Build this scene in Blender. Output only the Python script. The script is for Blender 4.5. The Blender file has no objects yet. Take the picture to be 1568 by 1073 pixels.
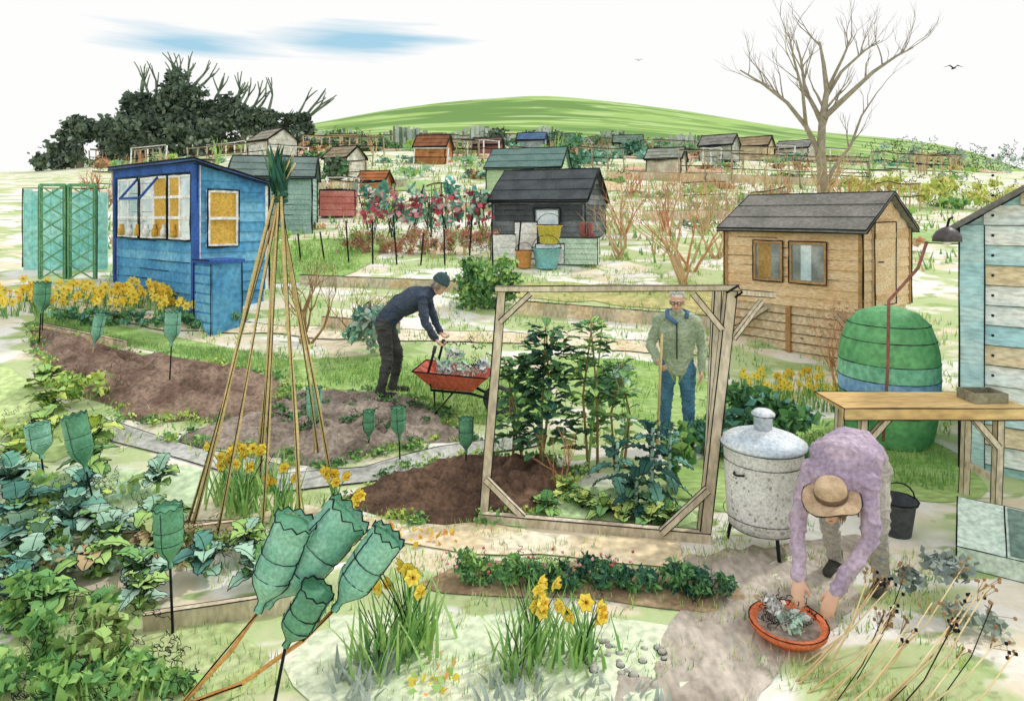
import bpy, math, random, numpy as np
from mathutils import Vector, Matrix, noise
random.seed(11); rng=np.random.default_rng(5)
V=Vector
# ------------------------------------------------------------------ materials
def C(h):
    h=h.lstrip('#'); o=[]
    for i in (0,2,4):
        c=int(h[i:i+2],16)/255; o.append(c/12.92 if c<=.04045 else ((c+.055)/1.055)**2.4)
    return tuple(o)
MATS={}
SIMPLE=('leaf','petal','tree','far','twig','ink','bark','rust_leaf','hair','straw','yellowish','skin','lips')
def mat(name,h1,h2=None,scale=3.,rough=.85,stretch=(1,1,1),spec=.2,trans=0.,bump=.15,fine=.25):
    if name in MATS: return MATS[name]
    m=bpy.data.materials.new(name); m.use_nodes=True; nt=m.node_tree; N=nt.nodes; Lk=nt.links
    b=N['Principled BSDF']; b.inputs['Roughness'].default_value=rough
    b.inputs['Specular IOR Level'].default_value=spec
    c1=C(h1); c2=C(h2) if h2 else tuple(c*.62 for c in c1)
    if not name.startswith('ink'):
        g_=.80 if name.startswith('leaf') else .87
        c1=tuple(c**g_ for c in c1);c2=tuple(c**g_ for c in c2)
    simple=name.startswith(SIMPLE)
    tc=N.new('ShaderNodeTexCoord'); mp=N.new('ShaderNodeMapping'); mp.inputs['Scale'].default_value=stretch
    n=N.new('ShaderNodeTexNoise'); n.inputs['Scale'].default_value=scale; n.inputs['Detail'].default_value=1 if simple else 3
    r=N.new('ShaderNodeValToRGB'); r.color_ramp.elements[0].position=.4; r.color_ramp.elements[1].position=.6
    r.color_ramp.elements[0].color=(*c1,1); r.color_ramp.elements[1].color=(*c2,1)
    Lk.new(tc.outputs['Object'],mp.inputs[0]); Lk.new(mp.outputs[0],n.inputs['Vector']); Lk.new(n.outputs['Fac'],r.inputs[0])
    if simple: Lk.new(r.outputs[0],b.inputs['Base Color'])
    else:
        n2=N.new('ShaderNodeTexNoise'); n2.inputs['Scale'].default_value=scale*9; n2.inputs['Detail'].default_value=2
        mr=N.new('ShaderNodeMapRange'); mr.inputs['From Min'].default_value=.3; mr.inputs['From Max'].default_value=.7
        mr.inputs['To Min'].default_value=1-fine; mr.inputs['To Max'].default_value=1+fine
        mx=N.new('ShaderNodeVectorMath'); mx.operation='SCALE'
        Lk.new(mp.outputs[0],n2.inputs['Vector']); Lk.new(n2.outputs['Fac'],mr.inputs['Value'])
        Lk.new(r.outputs[0],mx.inputs[0]); Lk.new(mr.outputs[0],mx.inputs['Scale']); Lk.new(mx.outputs[0],b.inputs['Base Color'])
        if bump:
            bp=N.new('ShaderNodeBump'); bp.inputs['Strength'].default_value=bump; bp.inputs['Distance'].default_value=.02
            Lk.new(n2.outputs['Fac'],bp.inputs['Height']); Lk.new(bp.outputs[0],b.inputs['Normal'])
    MATS[name]=m; return m
INK=mat('ink_dark','#15171a','#22262a',bump=0)
INKW=.006
# ------------------------------------------------------------------ mesh builder
class MB:
    def __init__(s): s.v=[];s.f=[];s.m=[];s.mats=[];s.M=Matrix.Identity(4);s.sm=[]
    def mi(s,m):
        if m not in s.mats: s.mats.append(m)
        return s.mats.index(m)
    def add(s,vs,fs,m,smooth=False):
        o=len(s.v); M=s.M; s.v+=[tuple(M@V(p)) for p in vs]; k=s.mi(m)
        for f in fs: s.f.append(tuple(o+i for i in f)); s.m.append(k); s.sm.append(smooth)
    def bulk(s,va,fa,m):
        o=len(s.v); s.v+=va.tolist(); s.f+=(fa+o).tolist(); k=s.mi(m); s.m+=[k]*len(fa); s.sm+=[False]*len(fa)
    def box(s,x0,x1,y0,y1,z0,z1,m):
        s.add([(x0,y0,z0),(x1,y0,z0),(x1,y1,z0),(x0,y1,z0),(x0,y0,z1),(x1,y0,z1),(x1,y1,z1),(x0,y1,z1)],
              [(0,3,2,1),(4,5,6,7),(0,1,5,4),(1,2,6,5),(2,3,7,6),(3,0,4,7)],m)
    def tube(s,P,R,m,n=6,smooth=True,cap=True):
        P=[V(p) for p in P]; 
        if not hasattr(R,'__len__'): R=[R]*len(P)
        vs=[];fs=[]; ref=None
        for i,p in enumerate(P):
            d=(P[min(i+1,len(P)-1)]-P[max(i-1,0)])
            if d.length<1e-9: d=V((0,0,1))
            d.normalize()
            if ref is None: ref=V((0,0,1)) if abs(d.z)<.9 else V((1,0,0))
            a=d.cross(ref); 
            if a.length<1e-5: a=d.cross(V((.3,.9,.1)))
            a.normalize(); b=d.cross(a)
            for k in range(n):
                t=2*math.pi*k/n; vs.append(p+(a*math.cos(t)+b*math.sin(t))*R[i])
        for i in range(len(P)-1):
            for k in range(n):
                fs.append((i*n+k,i*n+(k+1)%n,(i+1)*n+(k+1)%n,(i+1)*n+k))
        if cap: fs.append(tuple(range(n))[::-1]); fs.append(tuple((len(P)-1)*n+k for k in range(n)))
        s.add(vs,fs,m,smooth)
    def beam(s,p,q,w,h,m,ink=False):
        p=V(p);q=V(q);d=(q-p); L=d.length; d.normalize()
        up=V((0,0,1)) if abs(d.z)<.95 else V((0,1,0))
        a=d.cross(up).normalized()*w/2; b=d.cross(a).normalized()*h/2
        vs=[p-a-b,p+a-b,p+a+b,p-a+b,q-a-b,q+a-b,q+a+b,q-a+b]
        s.add(vs,[(0,3,2,1),(4,5,6,7),(0,1,5,4),(1,2,6,5),(2,3,7,6),(3,0,4,7)],m)
        if ink:
            for i in range(4): s.edge(vs[i],vs[i+4],ink)
    def edge(s,p,q,r=INKW,m=None,wob=.4):
        p=V(p);q=V(q);P=[]
        for i in range(5):
            t=i/4; j=V((random.uniform(-1,1),random.uniform(-1,1),random.uniform(-1,1)))*r*wob
            P.append(p.lerp(q,t)+j)
        s.tube(P,[r*random.uniform(.6,1.2) for _ in P],m or INK,4)
    def loop(s,P,r=INKW,m=None,closed=True):
        P=[V(p) for p in P]
        if closed: P=P+[P[0]]
        s.tube(P,[r*random.uniform(.6,1.25) for _ in P],m or INK,4)
    def lathe(s,prof,M,m,n=20,cap=True,jag=0):
        vs=[];fs=[]
        for j,(r,z) in enumerate(prof):
            for k in range(n):
                t=2*math.pi*k/n; vs.append(M@V((r*math.cos(t),r*math.sin(t),z)))
        for i in range(len(prof)-1):
            for k in range(n): fs.append((i*n+k,i*n+(k+1)%n,(i+1)*n+(k+1)%n,(i+1)*n+k))
        if cap:
            fs.append(tuple(range(n))[::-1]); fs.append(tuple((len(prof)-1)*n+k for k in range(n)))
        s.add(vs,fs,m,True)
    def ell(s,c,ax,m,n=14):
        c=V(c);vs=[];fs=[];h=n//2
        for i in range(1,h):
            ph=math.pi*i/h
            for k in range(n):
                t=2*math.pi*k/n
                vs.append(c+V(ax[0])*math.sin(ph)*math.cos(t)+V(ax[1])*math.sin(ph)*math.sin(t)+V(ax[2])*math.cos(ph))
        vs.append(c+V(ax[2]));vs.append(c-V(ax[2]));T=len(vs)-2
        for i in range(h-2):
            for k in range(n): fs.append((i*n+k,(i+1)*n+k,(i+1)*n+(k+1)%n,i*n+(k+1)%n))
        for k in range(n):
            fs.append((T,k,(k+1)%n)); fs.append((T+1,(h-2)*n+(k+1)%n,(h-2)*n+k))
        s.add(vs,fs,m,True)
    def cap(s,a,b,ra,rb,m,n=12):
        a=V(a);b=V(b);d=(b-a).normalized(); P=[];R=[]
        for i in range(4): t=math.pi/2*(i/4); P.append(a-d*ra*math.cos(t)); R.append(max(ra*math.sin(t),ra*.05))
        P.append(a);R.append(ra);P.append(b);R.append(rb)
        for i in range(1,5): t=math.pi/2*(i/4); P.append(b+d*rb*math.sin(t)); R.append(max(rb*math.cos(t),rb*.05))
        s.tube(P,R,m,n)
    def mesh(s,name):
        me=bpy.data.meshes.new(name); me.from_pydata(s.v,[],s.f)
        for m in s.mats: me.materials.append(m)
        me.polygons.foreach_set('material_index',s.m); me.polygons.foreach_set('use_smooth',s.sm); me.update()
        return me
    def obj(s,name,parent=None):
        o=bpy.data.objects.new(name,s.mesh(name)); bpy.context.scene.collection.objects.link(o)
        if parent: o.parent=parent
        return o
def group(name,parts,loc=(0,0,0)):
    e=bpy.data.objects.new(name,None); bpy.context.scene.collection.objects.link(e); e.empty_display_size=.3
    for k,p in parts.items():
        if p.v: p.obj(k,e)
    return e
# ------------------------------------------------------------------ terrain
ROWS=[(1,[0],[0]),(4.6,[0],[0]),(5.5,[-.75,0,.75],[.04,0,0]),
(6.2,[-.75,-.4,0,.4],[.16,.1,.03,0]),(7,[-.75,-.4,0,.4],[.34,.28,.12,.02]),
(8,[-.75,-.4,0,.4,.75],[.62,.5,.28,.08,.08]),(9.5,[-.75,-.4,0,.4,.75],[.96,.85,.6,.35,.3]),
(11,[-.75,-.4,0,.4,.75],[1.3,1.2,.95,.62,.6]),(14,[-.75,-.4,0,.4,.75],[1.75,1.7,1.6,1.5,1.3]),
(18,[-.75,0,.4,.75],[2.4,2.3,2.2,2.1]),(25,[-.75,0,.4,.75],[3.6,3.6,3.5,3.2]),
(40,[-.75,-.6,-.4,0,.4,.75],[5.1,5.6,6.4,6.3,5.8,5.0]),(60,[-.75,-.4,0,.4,.75],[6.6,8.4,8.7,7.6,6.4]),
(95,[-.75,-.4,-.28,0,.4,.75],[8.4,11.0,12.2,12.6,10.8,8.9]),
(150,[-.75,-.4,-.28,0,.4,.75],[11,18,19.5,21.0,17.0,12.6]),
(210,[-.9,-.75,-.4,-.28,-.2,-.1,.05,.17,.27,.37,.47,.6,.68,.76,.9],[10,14,27,30,32,33,34,33,31,28.5,26,23,21,17.5,8]),
(300,[-.9,-.75,-.4,-.28,-.2,-.1,.05,.17,.27,.37,.47,.6,.68,.76,.9],[12,17,40,46.6,51.5,56,59.5,55.5,51.5,46,41.5,38.5,35,27,10]),
(420,[-.75,0,.75],[0,20,0]),(2500,[0],[-200])]
TG=np.linspace(-1.5,1.5,121); LY=np.linspace(0,math.log(2500),500)
tab=np.array([np.interp(TG,r[1],r[2]) for r in ROWS]); ly=np.log([r[0] for r in ROWS])
Z=np.array([np.interp(LY,ly,tab[:,j]) for j in range(len(TG))]).T
k=np.exp(-.5*(np.arange(-8,9)/3.0)**2);k/=k.sum()
Z=np.array([np.convolve(np.pad(Z[:,j],8,mode='edge'),k,'valid') for j in range(len(TG))]).T
Z=np.array([np.convolve(np.pad(Z[i],2,mode='edge'),[.1,.2,.4,.2,.1],'valid') for i in range(len(LY))])
def ztv(x,y):
    x=np.asarray(x,float);y=np.maximum(np.asarray(y,float),1.001)
    t=np.clip(x/y,-1.49,1.49); a=(t+1.5)/3*120; b=np.clip(np.log(y)/LY[-1]*499,0,498.9)
    i=np.clip(a.astype(int),0,119);j=b.astype(int);fa=a-i;fb=b-j
    return (Z[j,i]*(1-fa)+Z[j,i+1]*fa)*(1-fb)+(Z[j+1,i]*(1-fa)+Z[j+1,i+1]*fa)*fb
def zt(x,y): return float(ztv([x],[y])[0])
ys=np.concatenate([np.linspace(-40,1,12),np.exp(np.linspace(math.log(1.3),math.log(2400),330))])
ts=np.concatenate([np.linspace(-4,-1,14)[:-1],np.linspace(-1,1,170),np.linspace(1,4,14)[1:]])
YY,TT=np.meshgrid(ys,ts,indexing='ij'); XX=TT*np.maximum(np.abs(YY),6.); ZZ=ztv(XX,YY)
nr,nc=YY.shape; idx=np.arange(nr*nc).reshape(nr,nc)
F=np.stack([idx[:-1,:-1],idx[:-1,1:],idx[1:,1:],idx[1:,:-1]],-1).reshape(-1,4)
gm=bpy.data.materials.new('ground_mat'); gm.use_nodes=True; nt=gm.node_tree;N=nt.nodes;Lk=nt.links
b=N['Principled BSDF'];b.inputs['Roughness'].default_value=.95;b.inputs['Specular IOR Level'].default_value=.1
tc=N.new('ShaderNodeTexCoord')
def noi(sc,st=(1,1,1),det=3,dist=.0,rot=0,loc=(0,0,0)):
    mp=N.new('ShaderNodeMapping');mp.inputs['Scale'].default_value=st;mp.inputs['Rotation'].default_value=(0,0,rot);mp.inputs['Location'].default_value=loc
    n=N.new('ShaderNodeTexNoise');n.inputs['Scale'].default_value=sc;n.inputs['Detail'].default_value=det;n.inputs['Distortion'].default_value=dist
    Lk.new(tc.outputs['Object'],mp.inputs[0]);Lk.new(mp.outputs[0],n.inputs['Vector']);return n.outputs['Fac']
def ramp(f,a,b_):
    r=N.new('ShaderNodeMapRange');r.inputs['From Min'].default_value=a;r.inputs['From Max'].default_value=b_;Lk.new(f,r.inputs['Value']);return r.outputs[0]
def mix(f,a,b_):
    m=N.new('ShaderNodeMix');m.data_type='RGBA'
    Lk.new(f,m.inputs[0])
    for s_,val in ((6,a),(7,b_)):
        if isinstance(val,tuple): m.inputs[s_].default_value=(*val,1)
        else: Lk.new(val,m.inputs[s_])
    return m.outputs[2]
base=mix(ramp(noi(.7,(1,2.0,1),dist=.6),.47,.6),C('#fbfaf6'),C('#ecdfc4'))
base=mix(ramp(noi(.75,(1,2.0,1),rot=.4,loc=(5,3,0),dist=.6),.48,.54),base,C('#b9cf92'))
base=mix(ramp(noi(1.3,(1,2.4,1),rot=-.3,loc=(9,1,0),dist=.5),.59,.64),base,C('#96b86c'))
fine=ramp(noi(16,det=2),.2,.8)
base=mix(fine,mix(ramp(noi(5,det=2),.2,.9),base,C('#d8cdb2')),base)
hill=mix(ramp(noi(.02,(1,3.5,1),loc=(3,0,0)),.46,.52),C('#9dbe6c'),C('#82a558'))
hill=mix(ramp(noi(.05,(1,3,1)),.54,.58),hill,C('#b1cb86'))
hill=mix(ramp(noi(.012,(1,4,1),loc=(7,2,0)),.55,.58),hill,C('#6f9350'))
sx=N.new('ShaderNodeSeparateXYZ');Lk.new(tc.outputs['Object'],sx.inputs[0])
fin=mix(ramp(sx.outputs[1],84,92),base,hill)
Lk.new(fin,b.inputs['Base Color'])
bp=N.new('ShaderNodeBump');bp.inputs['Strength'].default_value=.4;bp.inputs['Distance'].default_value=.03
Lk.new(noi(16,det=2),bp.inputs['Height']);Lk.new(bp.outputs[0],b.inputs['Normal'])
g=MB();g.bulk(np.stack([XX,YY,ZZ],-1).reshape(-1,3),F,gm);g.sm=[True]*len(g.f);g.obj('ground')
def spline(P,n=10):
    P=[np.array(p,float) for p in P];o=[];k=len(P)
    for i in range(k):
        a,b_,c,d=P[i-1],P[i],P[(i+1)%k],P[(i+2)%k]
        for j in range(n):
            t=j/n;o.append(.5*((2*b_)+(-a+c)*t+(2*a-5*b_+4*c-d)*t*t+(-a+3*b_-3*c+d)*t**3))
    return o
EDGEPTS=[]
def patch(name,P,m,off=.015,mound=0.,rough=.0,ink=0,n=8,rag=.04,keep=False):
    O=spline(P,n);c=sum(O)/len(O);R=16;vs=[];K=len(O)
    for i in range(R+1):
        f=i/R
        for j,o in enumerate(O):
            w=1+rag*(noise.noise(V((o[0]*2.1,o[1]*2.1,c[0])))+.6*noise.noise(V((o[0]*6,o[1]*6,c[0]))))*f*f
            x,y=c+(o-c)*f*w
            h=off+mound*min(1,(1-f)*4)+rough*(noise.noise(V((x*9,y*9,0)))+.6*noise.noise(V((x*3,y*14,2))))*min(1,(1-f)*5)
            if i==R:
                h=off*.4
                if keep: EDGEPTS.append((x,y))
            vs.append((x,y,zt(x,y)+h))
    fs=[(i*K+j,i*K+(j+1)%K,(i+1)*K+(j+1)%K,(i+1)*K+j) for i in range(R) for j in range(K)]
    b_=MB();b_.add(vs,fs,m,True)
    if ink: b_.loop([V(v)+V((0,0,.004)) for v in vs[-K:]],ink)
    return b_.obj(name)
def ribbon(name,P,w,m,off=.012,ink=0):
    P=[np.array(p,float) for p in P];Q=[]
    for i in range(len(P)-1):
        k_=max(2,int(np.linalg.norm(P[i+1]-P[i])/.25))
        for j in range(k_): Q.append(P[i]+(P[i+1]-P[i])*j/k_)
    Q.append(P[-1]);vs=[];W=7
    for i,q in enumerate(Q):
        d=Q[min(i+1,len(Q)-1)]-Q[max(0,i-1)];d/=np.linalg.norm(d);nn=np.array([-d[1],d[0]])
        ww=w*(1+.5*noise.noise(V((q[0]*1.7,q[1]*1.7,1))))
        for j in range(W):
            x,y=q+nn*ww*(j/(W-1)-.5);vs.append((x,y,zt(x,y)+off))
    fs=[(i*W+j,i*W+j+1,(i+1)*W+j+1,(i+1)*W+j) for i in range(len(Q)-1) for j in range(W-1)]
    b_=MB();b_.add(vs,fs,m,True)
    if ink:
        b_.loop([vs[i*W] for i in range(len(Q))],ink,closed=False);b_.loop([vs[i*W+W-1] for i in range(len(Q))],ink,closed=False)
    return b_.obj(name)
SOILB=mat('soil_brown','#624c40','#87705f',scale=2.5,bump=.8,fine=.35)
SOILG=mat('soil_grey','#786a5f','#9c8e80',scale=2.5,bump=.8,fine=.35)
SOILD=mat('soil_dark','#49372c','#6c5240',scale=3,bump=.8,fine=.35)
GRASSM=mat('grass_ground','#85ab55','#a3c072',scale=1.2,stretch=(1,2,1))
GREYP=mat('path_grey','#a9aaa2','#c0c1ba',scale=2)
TANP=mat('path_tan','#dcc8a0','#ece0c4',scale=1.5)
TAUPE=mat('path_shadow_taupe','#94887a','#bcb1a2',scale=2.4,stretch=(1,.5,1))  # path colour with cast shadow painted into the taupe
# ------------------------------------------------------------------ foliage helpers
def leafcloud(mb,c,r,n,size,ms,asp=.5,shell=.45,clump=True,up=.3,zmin=None):
    c=np.array(c,float);r=np.array(r,float)
    d=rng.normal(size=(n,3));d/=np.linalg.norm(d,axis=1)[:,None]
    rad=(shell+(1-shell)*rng.random(n))[:,None]
    if clump:
        K=max(5,int(n/70));cd=rng.normal(size=(K,3));cd/=np.linalg.norm(cd,axis=1)[:,None];cd*=(.45+.5*rng.random(K))[:,None]
        w=rng.integers(0,K,n);p=cd[w]+rng.normal(size=(n,3))*.17; mt=(w*7+rng.integers(0,2,n))%len(ms)
    else: p=d*rad;mt=rng.integers(0,len(ms),n)
    p=c+p*r
    if zmin is not None: p[:,2]=np.maximum(p[:,2],zmin+rng.random(n)*size)
    L=size*(.6+.8*rng.random(n))[:,None]
    a=rng.normal(size=(n,3));a[:,2]+=up;a/=np.linalg.norm(a,axis=1)[:,None]
    q=rng.normal(size=(n,3));bb=np.cross(a,q);bb/=np.linalg.norm(bb,axis=1)[:,None]
    v0=p-a*L*.5;v2=p+a*L*.5;v1=p+bb*L*asp*.5-a*L*.08;v3=p-bb*L*asp*.5-a*L*.08
    A=np.stack([v0,v1,v2,v3],1)
    for k_ in range(len(ms)):
        s_=A[mt==k_]
        if len(s_): mb.bulk(s_.reshape(-1,3),np.arange(len(s_)*4).reshape(-1,4),ms[k_])
def squig(mb,c,r,n,len_=.2,w=.004,loops=3):
    """curly dark stems woven through the outside of a plant"""
    c=V(c)
    for _ in range(n):
        d=V((random.gauss(0,1),random.gauss(0,1),random.gauss(0,1)));d.normalize()
        p=c+V((d.x*r[0],d.y*r[1],d.z*r[2]));dr=V((random.gauss(0,1),random.gauss(0,.4),random.gauss(0,.8))).normalized()
        sd=dr.cross(V((0,1,0)));P=[];ph=random.random()*6;T=loops*8
        for i in range(T):
            t=i/(T-1);P.append(p+dr*len_*(t-.5)+dr*len_*.06*math.sin(i*math.pi/2+ph)+sd*len_*(.1+.05*math.sin(i*.9+ph))*math.sin(i*math.pi/4+ph)+sd*len_*.5*(t-.5)**2)
        mb.tube(P,[w*random.uniform(.5,1.1) for _ in P],INK,3)
def bush(name,c,r,n,size,ms,asp=.5,sq=0,sl=.2,sw=.004,trunk=None,clump=True,**k_):
    m_=MB();c=V(c)
    leafcloud(m_,c,r,n,size,ms,asp,clump=clump,**k_)
    if sq: squig(m_,c,r,sq,sl,sw)
    if trunk:
        zb=zt(c.x,c.y)
        for i in range(5):
            e=c+V((random.uniform(-.5,.5)*r[0],random.uniform(-.5,.5)*r[1],random.uniform(-.3,.5)*r[2]))
            m_.tube([(c.x,c.y,zb-.05),(c.x*.5+e.x*.5,c.y,zb*.4+e.z*.6),e],[trunk,trunk*.7,trunk*.25],BARK,6)
    return m_.obj(name)
def branch(mb,p,d,L,r,depth,m,spread=.6,up=.15,kids=(2,3)):
    p=V(p);d=V(d).normalized();P=[p];R=[r]
    for i in range(3):
        d=(d+V((random.gauss(0,.12),random.gauss(0,.12),random.gauss(0,.08)+up*.3))).normalized()
        p=p+d*L/3;P.append(p);R.append(r*(1-.45*(i+1)/3))
    mb.tube(P,R,m,5 if depth>1 else 4)
    if depth>0:
        for k_ in range(random.randint(*kids)):
            q=P[random.choice([2,3,3])] if k_ else P[3]
            a=V((random.gauss(0,1),random.gauss(0,1),random.gauss(0,.5)))
            nd=(d+a.normalized()*spread+V((0,0,up))).normalized()
            branch(mb,q,nd,L*random.uniform(.6,.85),R[3]*.85,depth-1,m,spread,up,kids)
def shrub(name,x,y,h,r,m,n=5,depth=3,spread=.6,lean=.5,ink=False):
    b_=MB();z=zt(x,y)-.05
    for i in range(n):
        d=V((random.uniform(-lean,lean),random.uniform(-lean,lean)*.6,1))
        branch(b_,(x+random.uniform(-.08,.08),y,z),d,h*.38,r,depth,m,spread,.1)
    return b_.obj(name)
def blade(mb,p,h,lean,ang,w,m,bend=.5,seg=4):
    p=V(p);dx=V((math.cos(ang),math.sin(ang),0));sd=V((-dx.y,dx.x,0));vs=[];
    for i in range(seg+1):
        t=i/seg;q=p+V((0,0,h*(t-.25*bend*t*t)))+dx*(lean*t+bend*h*.5*t*t)
        ww=w*(1-t**1.6)*.5+.0008
        vs+= [q-sd*ww,q+sd*ww]
    fs=[(2*i,2*i+1,2*i+3,2*i+2) for i in range(seg)]
    mb.add(vs,fs,m); return q
def grass(name,poly,n,h,ms,w=.012,zoff=0.,clumpy=0):
    poly=np.array(poly,float);lo=poly.min(0);hi=poly.max(0);pts=[]
    while len(pts)<n:
        q=lo+(hi-lo)*rng.random((n*2,2))
        ins=np.zeros(len(q),bool);j=len(poly)-1
        for i in range(len(poly)):
            xi,yi=poly[i];xj,yj=poly[j]
            c_=((yi>q[:,1])!=(yj>q[:,1]))&(q[:,0]<(xj-xi)*(q[:,1]-yi)/(yj-yi+1e-12)+xi);ins^=c_;j=i
        q=q[ins]
        if clumpy: q=np.array([p for p in q if noise.noise(V((p[0]*1.6,p[1]*2.4,3)))+.35*noise.noise(V((p[0]*7,p[1]*7,3)))>clumpy])
        pts+=q.tolist()
    q=np.array(pts[:n]);z=ztv(q[:,0],q[:,1])+zoff
    a=rng.random(n)*6.283;hh=h*(.5+rng.random(n));lean=hh*.6*rng.random(n);o=np.stack([q[:,0],q[:,1],z-.01],1)
    sd=np.stack([np.cos(a),np.sin(a),0*a],1)*w/2;b2=rng.random(n)*6.283
    tip=o+np.stack([np.cos(b2)*lean,np.sin(b2)*lean,hh],1);A=np.stack([o-sd,o+sd,tip],1);mb=MB();mt=rng.integers(0,len(ms),n)
    for k_ in range(len(ms)):
        s_=A[mt==k_];mb.bulk(s_.reshape(-1,3),np.arange(len(s_)*3).reshape(-1,3),ms[k_])
    return mb.obj(name)
def bigleaf(mb,p,d,L,W,m,ink=.003,droop=.4,wav=.12,lob=5,seg=8):
    p=V(p);d=V(d).normalized();sd=d.cross(V((0,0,1)));sd=sd.normalized() if sd.length>.05 else V((1,0,0));nn=sd.cross(d).normalized()
    Lf=[];Rt=[];vs=[];ph=random.random()*6
    for i in range(seg+1):
        t=i/seg;q=p+d*L*t+V((0,0,-droop*L*t*t))
        w=W*.5*math.sin(math.pi*min(1,t*.93+.07))**.7*(1+wav*math.sin(t*lob*6.28+ph))
        lf=q-sd*w+nn*w*.25+nn*wav*W*.4*math.sin(t*lob*6.28+ph+1);rt=q+sd*w+nn*w*.25+nn*wav*W*.4*math.cos(t*lob*6.28+ph)
        vs+=[lf,q,rt];Lf.append(lf);Rt.append(rt)
    fs=[]
    for i in range(seg): fs+=[(3*i,3*i+1,3*i+4,3*i+3),(3*i+1,3*i+2,3*i+5,3*i+4)]
    mb.add(vs,fs,m,True)
    if ink: mb.loop(Lf+Rt[::-1],ink); mb.loop([vs[3*i+1]+nn*.002 for i in range(seg+1)],ink*.8,closed=False)
def wavyplant(name,x,y,n,L,W,ms,h=.1,ink=.003,droop=.5,stem=0):
    b_=MB();z=zt(x,y)
    for i in range(n):
        a=6.283*i/n+random.uniform(-.4,.4);e=random.uniform(.25,1.3)
        hz=z+h*random.uniform(.2,1)+stem*random.random()
        bigleaf(b_,(x,y,hz),(math.cos(a)*math.cos(e),math.sin(a)*math.cos(e),math.sin(e)),L*random.uniform(.6,1.1),W*random.uniform(.7,1.1),random.choice(ms),ink,droop,seg=10,lob=4,wav=.2)
    if stem: b_.tube([(x,y,z-.03),(x+.01,y,z+h+stem)],[.02,.012],GR_L,6)
    return b_.obj(name)
BARK=mat('bark_grey','#86806f','#9c927e',scale=6); TWIG=mat('twig_tan','#cfb385','#bb9c74',scale=5); TWIGO=mat('twig_rust','#d2956f','#c08058',scale=5)
TWIGB=mat('twig_brown','#a37f55','#8a6a48',scale=5)
GR_D=mat('leaf_dark','#487a48','#37603c'); GR_M=mat('leaf_mid','#68a054','#558c4a'); GR_L=mat('leaf_light','#9dc566','#86b65a')
GR_Y=mat('leaf_lime','#cbdc6c','#b3cc5a'); GR_B=mat('leaf_blue','#65a48c','#508a7a'); GR_K=mat('leaf_kale','#26564a','#1c443a'); GR_P=mat('leaf_pale','#b0d6be','#94c4a4')
GR_G=mat('leaf_grey','#98a798','#88988a');YEL=mat('petal_yellow','#f8e25a','#f3d548',bump=0);ORG=mat('petal_orange','#edb45a','#e4a24c',bump=0);TRM=mat('petal_gold','#f0c840','#e6b430')
RED=mat('petal_red','#d4566a','#c2465a',bump=0);PINK=mat('petal_pink','#f0a4ae','#e48a98',bump=0);MAR=mat('petal_maroon','#8a4048','#7c363f',bump=0)
TEAL=mat('leaf_teal','#5cb0a0','#4a9c8e');DK=mat('tree_dark','#566857','#435446',scale=1);DK2=mat('tree_dark_green','#6a7c62','#566a54',scale=1)
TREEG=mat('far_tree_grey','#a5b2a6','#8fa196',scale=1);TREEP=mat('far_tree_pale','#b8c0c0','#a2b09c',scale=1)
# ------------------------------------------------------------------ ground zones
patch('lawn',[(-7.2,10.1),(-5.2,9.0),(-3.2,8.75),(-1.4,9.2),(.2,8.9),(.5,8.0),(-.3,7.45),(-1.3,8.0),(-2.6,8.1),(-4.3,8.65),(-6.7,9.55)],GRASSM)
G1=[(-7.4,10.1),(-5.2,9.1),(-3.0,8.9),(-2.6,8.15),(-4.3,8.7),(-6.9,9.5)]
G2=[(-2.6,8.9),(-.3,9.0),(.3,8.2),(-.2,7.4),(-.7,7.5),(-1.5,8.1),(-2.5,8.2)]
patch('grass_verge',[(-6.6,15),(-3.4,16),(-3.0,13.2),(-4.2,12),(-5.6,12.4)],GRASSM,off=.03)
patch('soil_bed',[(-6.7,9.35),(-5.2,8.75),(-3.6,8.45),(-2.7,8.05),(-2.6,7.3),(-3.6,7.1),(-4.6,7.4),(-6.0,8.4)],SOILB,mound=.07,rough=.1,rag=.16,keep=True)
patch('soil_bed',[(-2.6,7.95),(-1.3,7.95),(-.7,7.45),(-.45,7.1),(-1.1,6.9),(-1.75,6.5),(-2.6,6.6),(-3.3,6.9)],SOILG,mound=.07,rough=.1,rag=.16,keep=True)
patch('soil_bed',[(-1.4,6.05),(-.45,6.65),(.45,6.75),(.55,6.1),(.1,5.6),(-.9,5.5)],SOILD,mound=.09,rough=.12,rag=.22,keep=True)
ribbon('garden_path',[(-2.2,6.1),(-1.4,6.3),(-.7,6.75),(.3,7.2)],.32,GREYP,ink=.005)
ribbon('garden_path',[(-4.6,7.05),(-3.2,6.55),(-2.2,6.25)],.26,GREYP,ink=.005)
ribbon('sand_path',[(-3.4,5.6),(-2.2,5.7),(-1.3,5.4),(-.3,5.25),(1.3,5.0)],.4,TANP)
ribbon('sand_path',[(-7.6,10.6),(-5,9.75),(-2.6,9.75),(0,10),(3,10)],.4,TANP,ink=.006)
patch('shadowed_path',[(.55,3.5),(1.1,4.2),(1.4,4.9),(2.2,5.2),(2.7,5.0),(2.3,4.3),(1.7,3.9),(1.0,3.2)],TAUPE,rag=.3,rough=.03)  # near path; its taupe paints in the shadow of bin and woman
patch('grass_verge',[(2.9,7.4),(3.2,6.2),(4.3,6.0),(4.8,7.2),(4.1,8.0)],GRASSM)
patch('green_bed',[(1.5,6.0),(1.9,6.9),(3.0,7.3),(2.9,6.2),(2.3,5.7)],GRASSM,rag=.15)
patch('green_bed',[(-4.6,5.9),(-3.3,6.3),(-2.7,5.9),(-3.0,4.9),(-3.9,4.8)],mat('wash_green','#b4d09a','#c8dcb4',scale=1.4),rag=.2)
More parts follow.
